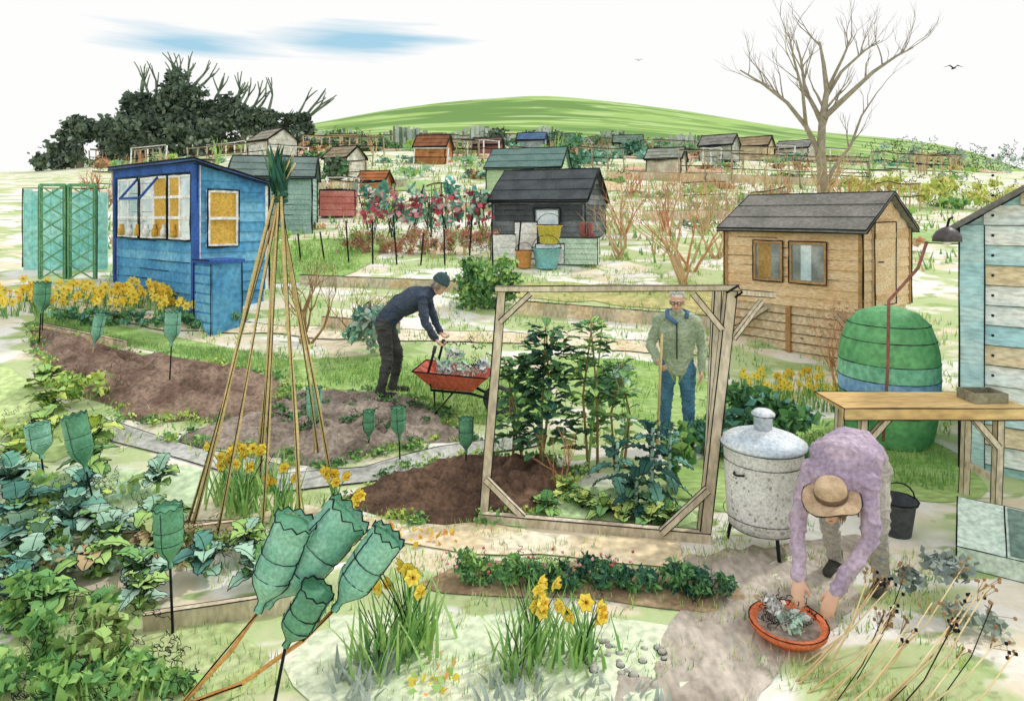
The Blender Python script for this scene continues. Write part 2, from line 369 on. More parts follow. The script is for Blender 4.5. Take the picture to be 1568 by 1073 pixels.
patch('green_bed',[(-6.5,8.3),(-5.0,7.3),(-4.2,6.9),(-4.5,6.3),(-5.6,7.0)],mat('wash_lime','#c4d890','#b2cc80',scale=1.4),rag=.2)
patch('green_bed',[(-3.0,4.5),(-2.2,4.3),(-1.6,3.9),(-1.7,3.3),(-2.5,3.2),(-3.0,3.6)],mat('wash_olive','#b9c48e','#a6b878',scale=1.8),rag=.25)
patch('green_bed',[(-1.1,4.2),(.7,4.2),(.8,3.6),(.2,3.35),(-1.0,3.3)],mat('wash_pale','#d3e0bc','#e6eace',scale=2),rag=.25)
patch('green_bed',[(.3,6.2),(1.5,6.0),(1.5,5.3),(.5,5.4),(-.1,5.5)],mat('wash_green2','#a3c47c','#bcd49c',scale=2),off=.028,rag=.15)
patch('green_bed',[(.6,9.4),(2.4,9.3),(2.8,8.2),(1.6,7.7),(.7,8.2)],GRASSM,off=.02,rag=.2)
ribbon('dry_verge',[(-.5,12.2),(1.5,12.2),(4.4,12)],1.0,mat('verge_olive','#c2b578','#a9b06a',scale=1))
grass('lawn_grass',G1,5000,.07,[GR_L,GR_M,GRASSM]);grass('lawn_grass',G2,5000,.07,[GR_L,GR_M,GRASSM])
grass('verge_grass',[(-6.4,14.8),(-3.5,15.6),(-3.1,13.2),(-4.2,12.2),(-5.4,12.5)],2500,.12,[GR_L,GRASSM],w=.03)
grass('verge_grass',[(3.0,7.3),(3.2,6.3),(4.2,6.1),(4.7,7.1),(4.1,7.8)],2500,.09,[GR_L,GR_M])
grass('scattered_grass',[(-3.4,3.2),(2.4,3.2),(3.2,5.0),(2.5,5.5),(-4.5,6.2)],9000,.06,[GR_L,GR_M,GR_Y,TANP],w=.01,clumpy=.02)
grass('scattered_grass',[(-8,10.5),(-6,8.2),(-4.4,6.3),(0,6.9),(5,7.5),(8,11),(6,15),(-8,14)],11000,.09,[GR_L,GR_M,GR_Y],w=.02,clumpy=.02)
grass('scattered_grass',[(-16,25),(-9,14),(11,14),(20,27),(10,34),(-12,34)],7000,.22,[GR_L,GR_M,TWIG],w=.06,clumpy=.02)
# weeds along bed edges and seedlings on the soil
m_=MB()
for (x,y) in EDGEPTS:
    if random.random()<.75:
        x+=random.gauss(0,.06);y+=random.gauss(0,.05);s_=random.uniform(.04,.13);leafcloud(m_,(x,y,zt(x,y)+s_*.4),(s_*1.5,s_,s_*.6),int(25+s_*300),.045,random.choice([[GR_L,GR_M],[GR_Y,GR_L],[GR_M,GR_D]]),asp=.6,clump=False,shell=.1)
m_.obj('bed_edge_weeds')
m_=MB()
for i in range(46):
    x=random.uniform(-2.7,-.6);y=random.uniform(6.8,7.8)
    if x+.6>(y-6.2)*1.0 or x<-3+ (7.9-y)*.2: continue
    s_=random.uniform(.03,.1);leafcloud(m_,(x,y,zt(x,y)+.1),(s_*1.5,s_,s_*.5),18,.05,[GR_M,GR_D],asp=.5,clump=False,shell=.1);squig(m_,(x,y,zt(x,y)+.1),(s_,s_,s_*.4),2,.14,.004)
m_.obj('seedlings')
# ------------------------------------------------------------------ far treeline
m_=MB();n=1500
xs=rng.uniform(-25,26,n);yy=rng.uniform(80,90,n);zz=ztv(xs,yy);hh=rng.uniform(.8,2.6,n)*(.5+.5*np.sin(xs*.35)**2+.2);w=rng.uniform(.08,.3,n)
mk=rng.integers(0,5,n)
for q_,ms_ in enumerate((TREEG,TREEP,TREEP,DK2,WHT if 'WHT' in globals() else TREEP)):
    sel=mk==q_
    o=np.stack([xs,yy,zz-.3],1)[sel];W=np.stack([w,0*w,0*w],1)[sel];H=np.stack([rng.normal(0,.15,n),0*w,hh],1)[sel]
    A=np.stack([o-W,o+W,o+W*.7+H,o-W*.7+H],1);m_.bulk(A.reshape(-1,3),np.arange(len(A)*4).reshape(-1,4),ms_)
m_.obj('distant_treeline')
def darktree(x,y,zc,rx,rz,n,br=0,ms=(DK,DK2,DK)):
    m_=MB();zb=zt(x,y);leafcloud(m_,(x,y,zc),(rx,rx*.8,rz),n,.42,list(ms),asp=.65)
    leafcloud(m_,(x,y-.3,(zc+zb)/2),(rx*.8,rx*.6,max(.6,(zc-zb)*.45)),n//3,.36,[DK2,GR_G,DK],asp=.65)
    m_.tube([(x,y,zb-.3),(x+.1,y,(zb+zc)/2),(x,y,zc)],[.25,.2,.1],BARK,7)
    for i in range(br):
        a=random.uniform(-.3,1.5);branch(m_,(x+random.uniform(-.5,.5)*rx,y,zc+rz*.3),(a,random.uniform(-.3,.3),1),1.6,.13,1,DK2,.4,.1)
    m_.obj('evergreen_tree')
for a in [(-31.5,45,6.9,1.5,1.2,1000,0),(-29.8,45,8.4,1.5,1.1,1000,0),(-27.5,46,8.7,1.7,1.3,1300,1),(-25,45,9.8,1.9,1.6,1900,5),(-22.8,45,10.5,1.7,1.8,1900,8),
          (-20.6,46,9.6,1.8,1.3,1500,6),(-18.6,45,9.2,1.5,.9,1100,5),(-16.4,45,9.1,1.5,.8,1000,1),(-14.6,45,8.9,1.2,.7,800,4),(-24.5,44,8.2,2.6,1.3,1800,0),(-21,44,8.0,2.2,.9,1000,0)]: darktree(*a)
for (x,y,rx,rz,ms) in [(-11.5,45,1.5,.9,(DK2,GR_M)),(-9.5,46,1.3,.7,(GR_M,DK2)),(-1.5,52,1.9,.9,(DK2,DK)),(.6,50,1.4,.8,(GR_D,DK2)),(3,54,1.8,.9,(GR_D,DK2)),(5.5,56,2,.8,(GR_M,TREEG)),
      (9,58,2.2,.8,(GR_M,DK2)),(-7.5,26,1.0,.75,(GR_D,DK2)),(14,58,2.6,.9,(TREEG,GR_M)),(19,60,2.6,.8,(TREEG,GR_L)),(8,42,1.2,.6,(GR_D,GR_B)),(3.6,38,1.3,.7,(GR_B,GR_M)),(2.4,30,1.0,.6,(GR_D,GR_B)),(4.6,34,1.2,.6,(GR_B,GR_P))]:
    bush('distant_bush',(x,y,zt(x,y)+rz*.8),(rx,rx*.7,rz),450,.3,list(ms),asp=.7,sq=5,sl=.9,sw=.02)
for i in range(7):
    x=34+i*2.0;y=60;bush('pale_shrub',(x,y,zt(x,y)+1.2),(1.4,1,1.3),160,.3,[GR_P,TREEG],sq=9,sl=1.6,sw=.03)
for i in range(8):
    x=12.2+i*.75;y=22+random.random();bush('yellow_shrub',(x,y,zt(x,y)+.55),(.6,.5,.5),320,.16,[GR_Y,mat('yellowish','#ece496','#e0d880')],sq=8,sl=.4,sw=.012)
def bare_tree():
    m_=MB();x0,y0=11.45,24;z0=zt(x0,y0)-.2
    def pl(P,r0,r1,tw=3,dp=2,L=.9):
        Q=[V((x0+a,y0+b_,z0+.2+c)) for a,b_,c in P];k_=len(Q)
        R=[r0+(r1-r0)*i/(k_-1) for i in range(k_)];m_.tube(Q,R,BARK,8)
        for i in range(tw):
            t=random.uniform(.35,1)*(k_-1);j=min(int(t),k_-2);q=Q[j].lerp(Q[j+1],t-j);d=(Q[j+1]-Q[j]).normalized()
            d=d+V((random.choice([-1,1])*random.uniform(.4,.8),random.uniform(-.6,.6),random.uniform(.0,.5)))
            branch(m_,q,d,L*random.uniform(.6,1.1),R[j]*.45,dp,BARK,.4,.2)
    pl([(0,0,-.3),(-.05,0,.8),(-.1,0,1.7),(-.02,.05,2.9),(.12,0,3.9),(.0,0,4.9),(-.15,0,5.7)],.22,.04,6)
    pl([(-.1,0,1.5),(-.6,.1,2.6),(-1.2,.3,3.5),(-2.1,.3,4.2),(-3.0,.2,4.7)],.11,.025,7)
    pl([(-.6,.1,2.6),(-.9,-.3,3.8),(-1.3,-.5,4.9),(-1.5,-.5,5.9)],.075,.02,6)
    pl([(-.02,0,2.7),(-.5,.4,4.0),(-.6,.5,5.1),(-.8,.5,5.9)],.09,.02,6)
    pl([(.0,0,2.9),(.8,-.2,3.7),(1.6,-.4,4.5),(2.5,-.3,5.1),(3.1,-.3,5.4)],.11,.02,8)
    pl([(.1,0,3.7),(.9,.5,4.7),(1.8,.6,5.5),(2.4,.6,5.9)],.08,.02,7)
    pl([(.12,0,3.9),(.5,-.4,5.0),(.8,-.5,5.8)],.07,.02,5)
    pl([(0,0,.3),(.5,.2,1.1),(1.1,.2,1.9),(1.5,.2,3.0),(2.1,.2,3.9)],.09,.02,6)
    m_.obj('bare_tree')
bare_tree()
# ------------------------------------------------------------------ sheds
def glassmat(n,h1,h2): return mat(n,h1,h2,scale=2.5,rough=.12,spec=.8,bump=0,fine=.12)
GL_G=glassmat('glass_grey','#9aa09c','#626b69');GL_P=glassmat('glass_pale','#e0edf0','#b0cad6');WHT=mat('white_paint','#f6f6f3','#e6e6e3',scale=2,rough=.5)
def wedge(mb,x0,x1,z0,z1,face,y,m):
    o0,o1=.022,.004
    vs=[face(x0,o0,z0),face(x1,o0,z0),face(x1,o1,z1),face(x0,o1,z1),face(x0,-.01,z0),face(x1,-.01,z0),face(x1,-.01,z1),face(x0,-.01,z1)]
    mb.add(vs,[(0,1,2,3),(0,4,5,1),(1,5,6,2),(2,6,7,3),(3,7,4,0)],m)
def shed(name,corner,rot,L,D,zf,hw,hr,wm,rm,wm2=None,step=.13,wins=(),door=None,ov=.12,ink=.012,base=0,bm=None,pent=None,frame=None,glass=None,sidewin=()):
    M=Matrix.Translation((corner[0],corner[1],zf))@Matrix.Rotation(math.radians(rot),4,'Z')
    W=MB();R=MB();Wi=MB();Dr=MB();Ba=MB()
    for q in (W,R,Wi,Dr,Ba): q.M=M
    wm2=wm2 or wm;fr=frame or wm
    if pent: hf,hb=hw,pent
    else: hf=hb=hw
    top=[(0,hf),(D/2,hr),(D,hb)] if not pent else [(0,hf),(D,hb)]
    prof=[(0,0)]+top+[(D,0)];k_=len(prof)
    vs=[(0,y,z) for y,z in prof]+[(L,y,z) for y,z in prof]
    W.add(vs,[tuple(range(k_))[::-1],tuple(range(k_,2*k_))]+[(i,(i+1)%k_,(i+1)%k_+k_,i+k_) for i in range(k_) if i not in range(1,k_-2)],wm)
    ff=lambda u,o,z:(u,-o,z); fb=lambda u,o,z:(u,D+o,z); fr_=lambda u,o,z:(L+o,u,z); fl=lambda u,o,z:(-o,u,z)
    z=0;i=0
    while z<max(hf,hb,hr if not pent else 0)-.02:
        z1=z+step
        m=wm if random.random()<.6 else wm2
        if z1<=hf+.05: wedge(W,0,L,z,min(z1,hf),ff,0,m)
        if z1<=hb+.05: wedge(W,0,L,z,min(z1,hb),fb,0,m)
        zm=(z+min(z1,9))/2
        if pent: a,b_=0,D if zm<min(hf,hb) else D*(1 if hf==hb else max(0,(hf-zm)/(hf-hb)))
        elif zm<=hw: a,b_=0,D
        else: f=D/2*(1-(zm-hw)/(hr-hw));a,b_=D/2-f,D/2+f
        if b_-a>.08 and zm<(max(hf,hb) if pent else hr): wedge(W,a,b_,z,z1,fr_,0,m);wedge(W,a,b_,z,z1,fl,0,m)
        if ink and z>0 and z<hf and random.random()<.6:
            a_=random.uniform(0,.5)*L;W.edge((a_,-.024,z),(a_+random.uniform(.2,.5)*L,-.024,z),ink*.35)
        z=z1;i+=1
    for (x,y,h) in ((0,0,hf),(L,0,hf),(0,D,hb),(L,D,hb)):
        W.box(x-.03,x+.03,y-.03,y+.03,-.02,h-.01,fr)
        if ink: W.edge((x-.035 if x==0 else x+.035,y-.035 if y==0 else y+.035,0),(x-.035 if x==0 else x+.035,y-.035 if y==0 else y+.035,h),ink)
    T=.05
    def slab(y0,z0,y1,z1):
        vs=[(-ov,y0,z0),(L+ov,y0,z0),(L+ov,y1,z1),(-ov,y1,z1)];v2=[(a,b_,c+T) for a,b_,c in vs]
        R.add(vs+v2,[(0,3,2,1),(4,5,6,7),(0,1,5,4),(1,2,6,5),(2,3,7,6),(3,0,4,7)],rm)
        if ink:
            for a,b_ in ((0,1),(1,2),(2,3),(3,0)): R.edge(v2[a],v2[b_],ink);
            R.edge(vs[0],vs[1],ink);R.edge(vs[1],vs[2],ink)
        for j in range(1,3):
            t=j/3;R.beam((-ov,y0+(y1-y0)*t,z0+(z1-z0)*t+T+.004),(L+ov,y0+(y1-y0)*t,z0+(z1-z0)*t+T+.004),.04,.006,rm)
    if pent:
        s_=(hb-hf)/D;slab(-ov,hf-ov*s_+.01,D+ov,hb+ov*s_+.01)
    else:
        s_=(hr-hw)/(D/2);slab(-ov,hw-ov*s_+.01,D/2,hr+.01);slab(D+ov,hw-ov*s_+.01,D/2,hr+.012)
    def win(face,u0,u1,z0,z1,nx,nz,gl,cur=None):
        def bx(a,b_,c,d,o0,o1,m):
            vs=[face(a,o0,c),face(b_,o0,c),face(b_,o0,d),face(a,o0,d),face(a,o1,c),face(b_,o1,c),face(b_,o1,d),face(a,o1,d)]
            Wi.add(vs,[(0,3,2,1),(4,5,6,7),(0,1,5,4),(1,2,6,5),(2,3,7,6),(3,0,4,7)],m)
        bx(u0,u1,z0,z1,0,.027,gl)
        if cur:
            for (ca,cb,cm) in cur: bx(u0+(u1-u0)*ca,u0+(u1-u0)*cb,z0+.03,z1-.03,.0,.031,cm)
        t=.022
        for j in range(nx+1): u=u0+(u1-u0)*j/nx;bx(u-t,u+t,z0-t,z1+t,0,.045,fr)
        for j in range(nz+1): q=z0+(z1-z0)*j/nz;bx(u0-t-.01,u1+t+.01,q-t,q+t,0,.049,fr)
        if ink:
            P=[face(u0-t,.05,z0-t),face(u1+t,.05,z0-t),face(u1+t,.05,z1+t),face(u0-t,.05,z1+t)]
            for j in range(4): Wi.edge(P[j],P[(j+1)%4],ink*.8)
    for w_ in wins: win(ff,*w_)
    for w_ in sidewin: win(fr_,*w_)
    if door:
        u0,u1,z1=door
        Dr.box(L+.01,L+.045,u0,u1,.05,z1,wm)
        for zz_ in (.2,z1-.2): Dr.box(L+.045,L+.06,u0+.03,u1-.03,zz_-.04,zz_+.04,wm2)
        Dr.tube([(L+.06,u0+.1,z1*.55),(L+.1,u0+.1,z1*.55),(L+.1,u0+.18,z1*.55)],.012,INK)
        P=[(L+.05,u0,.05),(L+.05,u1,.05),(L+.05,u1,z1),(L+.05,u0,z1)]
        for j in range(4): Dr.edge(P[j],P[(j+1)%4],ink*.8)
    if base:
        Ba.box(.05,L-.05,.05,D-.05,-base-.3,-.02,bm or wm)
        zz_=-.0
        while zz_>-base-.2:
            zz_-=.14;wedge(Ba,.03,L-.03,zz_,zz_+.13,lambda u,o,z:(u,.04-o,z),0,bm or wm);wedge(Ba,.03,D-.03,zz_,zz_+.13,lambda u,o,z:(L-.04+o,u,z),0,bm or wm)
            if ink: Ba.edge((0,.0,zz_),(L,.0,zz_),ink*.45)
        for x in (.03,L*.5,L-.03): Ba.beam((x,0,-base-.3),(x,0,0),.07,.07,fr)
    return group(name,{'walls':W,'roof':R,'windows':Wi,'door':Dr,'base':Ba})
WOOD=mat('shed_wood','#dfb888','#e8c69c',scale=1.5,stretch=(1,1,4));WOOD2=mat('shed_wood_b','#cda574','#dfba90',scale=2,stretch=(1,1,4))
ROOFG=mat('roof_felt','#7b7973','#6a6963',scale=2);WOODP=mat('skirt_wood','#e8d2b0','#dabb94',scale=2)
FRM=mat('frame_wood','#d6c9af','#bfb094',scale=3,stretch=(1,1,.4));TRIMD=mat('trim_brown','#b48a5a','#a47848')
shed('timber_shed',(3.62,11.0),-50,2.15,1.8,1.2,1.2,1.70,WOOD,ROOFG,WOOD2,step=.15,
     wins=[(.52,.98,.38,.98,1,1,GL_G,[(.15,.6,mat('ochre_inside','#b58e4e','#a07a40'))]),(1.12,1.66,.38,.98,1,1,GL_G,[(.3,.6,GL_P)])],door=(.35,1.15,1.3),ink=.012,base=.75,bm=WOODP,frame=TRIMD)
m_=MB()
for a,b_ in (((3.7,10.75,.75),(4.05,10.35,1.15)),((5.0,9.25,.7),(4.75,9.55,1.15))): m_.beam(a,b_,.07,.07,FRM,.006)
m_.obj('shed_support_brace')
BLUE=mat('blue_paint','#559dc8','#4288bc',scale=1.5);BLUE2=mat('blue_paint_b','#6fb2d6','#559ac8',scale=1.5);BLUED=mat('blue_trim','#3058a8','#284888')
OCH=mat('curtain_ochre','#d6a848','#c4983c')
shed('blue_shed',(-7.15,11.85),-38,2.95,1.15,1.38,2.0,2,BLUE,mat('roof_blue_dark','#44609c','#385488'),BLUE2,step=.16,pent=1.72,
     wins=[(.12,.95,.85,1.85,2,3,GL_P,None),(1.05,2.0,.85,1.85,2,3,GL_P,[(.5,1,OCH)]),(2.08,2.8,.85,1.85,2,3,GL_P,[(.0,.45,OCH)])],sidewin=[(.15,.62,.75,1.6,1,2,OCH,None)],frame=WHT,ink=.018,base=.5,bm=BLUE)
m_=MB();m_.M=Matrix.Translation((-7.15,11.85,1.38))@Matrix.Rotation(math.radians(-38),4,'Z')
m_.box(.0,2.95,-.06,-.025,1.9,2.03,BLUED);m_.box(2.87,3.0,-.07,.0,-.4,2.0,BLUED);m_.box(-.05,.03,-.07,0,-.1,2.0,BLUED)
m_.beam((.95,-.05,1.85),(1.0,-.35,1.5),.03,.03,BLUED);m_.beam((1.7,-.05,1.85),(1.75,-.35,1.5),.03,.03,BLUED);m_.beam((1.0,-.35,1.5),(1.75,-.35,1.5),.04,.04,BLUED)
for i in range(7): m_.lathe([(.05,0),(.06,.1),(.03,.15),(.03,.2)],Matrix.Translation((.3+i*.33,-.06,.87)),WHT if i%2 else OCH,8)
m_.obj('blue_trim',bpy.data.objects['blue_shed'])
m_=MB();m_.M=Matrix.Translation((-4.72,9.75,.75))@Matrix.Rotation(math.radians(-38),4,'Z')
m_.box(0,.5,0,.45,0,1.15,BLUE)
for i in range(8): m_.box(.01,.49,-.02,0,.02+i*.14,.13+i*.14,BLUE2)
m_.box(-.03,.53,-.05,.48,1.15,1.2,BLUED)
for a,b_ in (((0,-.03,0),(0,-.03,1.15)),((.5,-.03,0),(.5,-.03,1.15)),((.5,.45,0),(.5,.45,1.15)),((0,-.05,1.2),(.5,-.05,1.2))): m_.edge(a,b_,.01)
m_.obj('tool_cupboard')
GRS=mat('pale_green_paint','#b9d4a6','#a8c898');RFG=mat('roof_green','#5f7c74','#50706a');BLK=mat('black_paint','#464c4e','#393e41');BLK2=mat('black_paint_b','#70787a','#585f62')
shed('green_shed',(-.85,22.6),-14,2.5,2.2,3.0,1.25,1.95,GRS,RFG,mat('pale_green_b','#c6dcb4','#b4cfa4'),ink=.02)
shed('black_shed',(-.45,16.1),-22,2.3,1.9,1.95,1.05,1.75,BLK2,BLK,BLK,ink=.02,wins=[(1.1,1.7,.4,.8,1,1,GL_P,None)],base=.2)
shed('grey_shed',(-7.0,16.3),12,1.9,1.5,2.1,1.5,2.0,mat('grey_teal','#9cbab2','#86a89f'),mat('roof_grey2','#6a7c78','#5a6c67'),ink=.02)
def hut(name,x,y,L,h,wc,rc,rot=-10,step=.2):
    shed(name,(x,y),rot,L,L*.85,zt(x,y)-.05,h*.62,h,mat('hut_'+wc,wc),mat('hutroof_'+rc,rc),ink=.014+.0006*y,step=step)
for a in (('brown_hut',-4.9,33,1.55,1.5,'#bf7d4a','#8a5638'),('blue_roof_hut',.4,47,1.9,1.4,'#95a4aa','#4c6c96'),('maroon_hut',-2.4,40,1.6,1.1,'#8f6254','#74524a'),('grey_hut',11.5,40,1.9,1.6,'#b8bcae','#8c8c84',-35),
          ('white_hut',-14.5,36,2.0,1.6,'#e8e6da','#a09a88',-40),('green_hut',7.5,48,2.0,1.5,'#9cb890','#6a8070'),('tan_hut',15.5,45,2.0,1.6,'#dcc8a0','#a08a68',-35),('white_hut',-8.3,29,1.3,1.2,'#ece8da','#9c8c70',-30),
          ('orange_hut',-5.6,24,.9,.8,'#cf8a58','#b0683c'),('pale_hut',6.2,30,1.5,1.2,'#e2dcc4','#98a090',-25),('teal_hut',3.2,60,2.4,1.6,'#8cb4ac','#5c8078'),('tan_hut',-7.5,52,2.0,1.4,'#d8c49c','#94785c'),('grey_hut',21,52,2.4,1.6,'#c8c8bc','#8a8c88',-40)): hut(*a)
PB=mat('pale_blue_clad','#a2d2da','#bfe0e2',scale=1.2,stretch=(1,1,3));PB2=mat('ochre_clad','#e6d6b4','#dcc8a0',scale=1.4,stretch=(1,1,3));PB3=mat('white_clad','#eef0ea','#dcebea',scale=1.4,stretch=(1,1,3))
def blueclad():
    M=Matrix.Translation((4.66,6.7,.0))@Matrix.Rotation(math.radians(-38),4,'Z')
    W=MB();R=MB();T=MB();H=MB()
    for q in (W,R,T,H): q.M=M
    L,D=2.2,2.4;hw,hr=2.5,3.25
    prof=[(0,0),(L,0),(L,hw),(L/2,hr),(0,hw)]
    W.add([(x,0,z) for x,z in prof]+[(x,D,z) for x,z in prof],[(0,1,2,3,4),(9,8,7,6,5)]+[(i,i+5,(i+1)%5+5,(i+1)%5) for i in (0,1,4)],PB)
    z=.1;i=0
    while z<hr-.1:
        f=L/2*(1-(z+.1-hw)/(hr-hw)) if z+.1>hw else L/2
        wedge(W,L/2-f,L/2+f,z,z+.2,lambda u,o,q:(u,-o*1.3,q),0,(PB3,PB2,PB,PB3)[i%4])
        if z<hw-.15: wedge(W,0,D,z,z+.2,lambda u,o,q:(-o*1.3,u,q),0,PB)
        W.edge((L/2-f,-.03,z),(L/2+f,-.03,z),.004)
        H.ell((.22,-.035,z+.1),((.014,0,0),(0,.01,0),(0,0,.014)),INK,8)
        z+=.2;i+=1
    W.box(-.05,.15,-.06,.05,.0,hw,PB);W.edge((-.055,-.065,0),(-.055,-.065,hw),.009);W.edge((.155,-.065,0),(.155,-.065,hw),.006)
    for a,b_ in (((-.18,hw-.11),(L/2,hr)),((L+.18,hw-.11),(L/2,hr))):
        vs=[(a[0],-.2,a[1]),(b_[0],-.2,b_[1]),(b_[0],D+.1,b_[1]),(a[0],D+.1,a[1])];R.add(vs+[(x,y,q+.07) for x,y,q in vs],[(0,1,2,3),(4,5,6,7),(0,1,5,4),(1,2,6,5),(2,3,7,6),(3,0,4,7)],ROOFG)
        for j in range(4): R.edge(vs[j],vs[(j+1)%4],.007)
    T.tube([(-.2,-.2,hw-.1),(-.2,D,hw-.1)],.045,mat('gutter_grey','#5c5a5a','#4a4848'),8)
    group('pale_blue_shed',{'walls':W,'roof':R,'gutter':T,'nail_heads':H})
blueclad()
m_=MB();Lm=Matrix.Translation((4.33,6.5,2.34));LD=mat('lamp_dark','#454042','#5a5556',rough=.4)
m_.lathe([(.13,0),(.125,.05),(.1,.1),(.05,.135),(.012,.15)],Lm,LD,16);m_.tube([(4.33,6.5,2.48),(4.35,6.5,2.56),(4.45,6.6,2.58)],.012,INK)
m_.ell((4.33,6.5,2.35),((.05,0,0),(0,.05,0),(0,0,.05)),WHT,10);m_.obj('hanging_lamp')
m_=MB();m_.tube([(4.32,6.8,2.33),(4.26,6.85,2.05),(3.98,6.9,1.7),(4.0,6.95,1.0),(3.95,6.95,.2)],.016,mat('pipe_red','#9a6058','#7f5049'),6);m_.obj('downpipe')
# ------------------------------------------------------------------ bench, barrel, incinerator
BW=mat('bench_wood','#dfbf80','#d0aa6c',scale=2,stretch=(.4,2,1))
m_=MB();y0,y1,zz=5.62,6.12,.95
for i in range(3): m_.box(2.85,4.45,y0+i*.17,y0+i*.17+.16,zz-.035,zz,BW)
m_.box(2.84,4.46,y0-.03,y0,zz-.1,zz-.002,BW)
for x in (3.02,4.2):
    m_.beam((x,y0+.05,0),(x+.03,y0+.05,zz-.04),.06,.06,FRM,.004);m_.beam((x,y1-.05,0),(x+.03,y1-.05,zz-.04),.06,.06,FRM,.004)
m_.beam((3.02,y0+.05,.3),(3.02,y1-.05,.3),.05,.05,FRM);m_.beam((4.22,y0+.05,.3),(4.22,y1-.05,.3),.05,.05,FRM)
m_.beam((3.03,y0+.03,.6),(3.3,y0+.03,.9),.05,.05,FRM,.004);m_.beam((4.2,y0+.03,.6),(3.95,y0+.03,.9),.05,.05,FRM,.004)
for a,b_ in (((2.84,y0-.035,zz),(4.46,y0-.035,zz)),((2.84,y0-.035,zz-.1),(4.46,y0-.035,zz-.1)),((2.84,y0-.035,zz),(2.84,y1,zz)),((2.84,y1,zz),(4.46,y1,zz)),((2.84,y0-.035,zz-.1),(2.84,y0-.035,zz))): m_.edge(a,b_,.005)
m_.obj('potting_bench')
m_=MB();TR=mat('tray_grey','#8c8a72','#76745e');m_.box(4.05,4.35,5.72,5.95,.952,.97,TR)
for (a,b_,c,d) in ((4.05,4.35,5.72,5.74),(4.05,4.35,5.93,5.95),(4.05,4.07,5.742,5.928),(4.33,4.35,5.742,5.928)): m_.box(a,b_,c,d,.97,1.04,TR)
m_.obj('seed_tray')
CB=mat('bin_green','#66ac6c','#539a60',scale=1.6,rough=.65);CB2=mat('bin_blue','#6b9cd0','#8ab4dc',scale=2,rough=.6);CB3=mat('bin_teal','#6db892','#86c8a4',scale=2,rough=.65)
m_=MB();Mb=Matrix.Translation((4.32,7.5,zt(4.3,7.5)))
m_.lathe([(.44,0),(.5,.35),(.515,.55)],Mb,CB,28,cap=False);m_.lathe([(.515,.55),(.52,.72)],Mb,CB2,28,cap=False)
m_.lathe([(.52,.72),(.517,.9)],Mb,CB3,28,cap=False)
m_.lathe([(.517,.9),(.51,1.0),(.48,1.15),(.42,1.32),(.3,1.44),(.12,1.5),(.0,1.51)],Mb,CB,28,cap=False)
for r,z in ((.518,.55),(.522,.72),(.519,.9),(.482,1.15),(.422,1.32),(.502,.35)):
    m_.loop([Mb@V((r*math.cos(t*6.283/24),r*math.sin(t*6.283/24),z)) for t in range(24)],.005)
m_.obj('compost_bin')
GAL=mat('galvanised','#dcdedc','#eff0ee',scale=6,rough=.5,spec=.5);GALD=mat('galvanised_lid','#b8c8d4','#dce2e6',scale=4,rough=.45,spec=.5)
m_=MB();bx,by=1.98,5.15;Mi=Matrix.Translation((bx,by,-.03))
m_.lathe([(.26,.2),(.275,.3),(.29,.55),(.3,.8),(.312,.815),(.3,.83)],Mi,GAL,28)
m_.lathe([(.325,.83),(.325,.855),(.27,.89),(.16,.93),(.075,.95)],Mi,GALD,28)
m_.lathe([(.07,.95),(.07,1.05),(.09,1.055),(.09,1.075),(.06,1.1)],Mi,GALD,16)
for i in range(3):
    a=i*2.09+.6;m_.tube([(bx+.23*math.cos(a),by+.23*math.sin(a),.2),(bx+.27*math.cos(a),by+.27*math.sin(a),0)],.014,INK)
for r,z in ((.3,.3),(.303,.72),(.327,.83),(.09,1.06),(.262,.205)):
    m_.loop([Mi@V((r*math.cos(t*6.283/24),r*math.sin(t*6.283/24),z)) for t in range(24)],.003)
for a in (-2.7,-.5): 
    P=[Mi@V(((.3+.04*math.sin(s_*math.pi/6))*math.cos(a+s_*.05),(.3+.04*math.sin(s_*math.pi/6))*math.sin(a+s_*.05),.66)) for s_ in range(7)];m_.tube(P,.008,INK)
for i in range(110):
    a=random.uniform(-3,0);z=random.uniform(.25,.75);r=.272+.03*(z-.25)/.5+.001;q=random.uniform(.003,.01);m_.ell(Mi@V((r*math.cos(a),r*math.sin(a),z)),((q,0,0),(0,q,0),(0,0,q*1.3)),mat('rust_spot','#b4b0a8','#9c9890'),6)
m_.obj('garden_incinerator')
# ------------------------------------------------------------------ timber frame
m_=MB();A0=(-.25,5.6,-.05);A1=(-.09,5.72,1.95);B0=(1.53,5.25,-.05);B1=(1.79,5.33,2.03)
m_.beam(A0,A1,.075,.075,FRM,.005);m_.beam(B0,B1,.085,.085,FRM,.005);m_.beam((B0[0]+.1,B0[1]+.25,0),(B1[0]-.02,B1[1]+.3,1.98),.06,.06,FRM,.005)
m_.beam((-.14,5.665,1.965),(1.84,5.27,2.015),.055,.045,FRM,.004);m_.beam((-.28,5.55,.035),(1.58,5.2,.035),.07,.09,FRM,.005)
m_.beam((-.1,5.66,1.68),(.16,5.62,1.93),.045,.045,FRM,.004);m_.beam((1.7,5.28,1.68),(1.48,5.33,1.96),.045,.045,FRM,.004)
m_.beam((1.56,5.2,.42),(1.2,5.24,.06),.05,.05,FRM,.004);m_.beam((-.22,5.55,.36),(.1,5.5,.06),.05,.05,FRM,.004)
m_.beam((1.8,5.32,1.6),(2.1,5.5,1.88),.04,.04,FRM,.004);m_.beam((1.8,5.3,1.98),(2.3,5.75,1.9),.045,.05,FRM,.004)
m_.tube([(1.72,5.24,1.98),(1.8,5.2,2.04),(1.86,5.28,1.98),(1.78,5.2,1.95)],.01,INK);m_.obj('timber_fruit_cage')
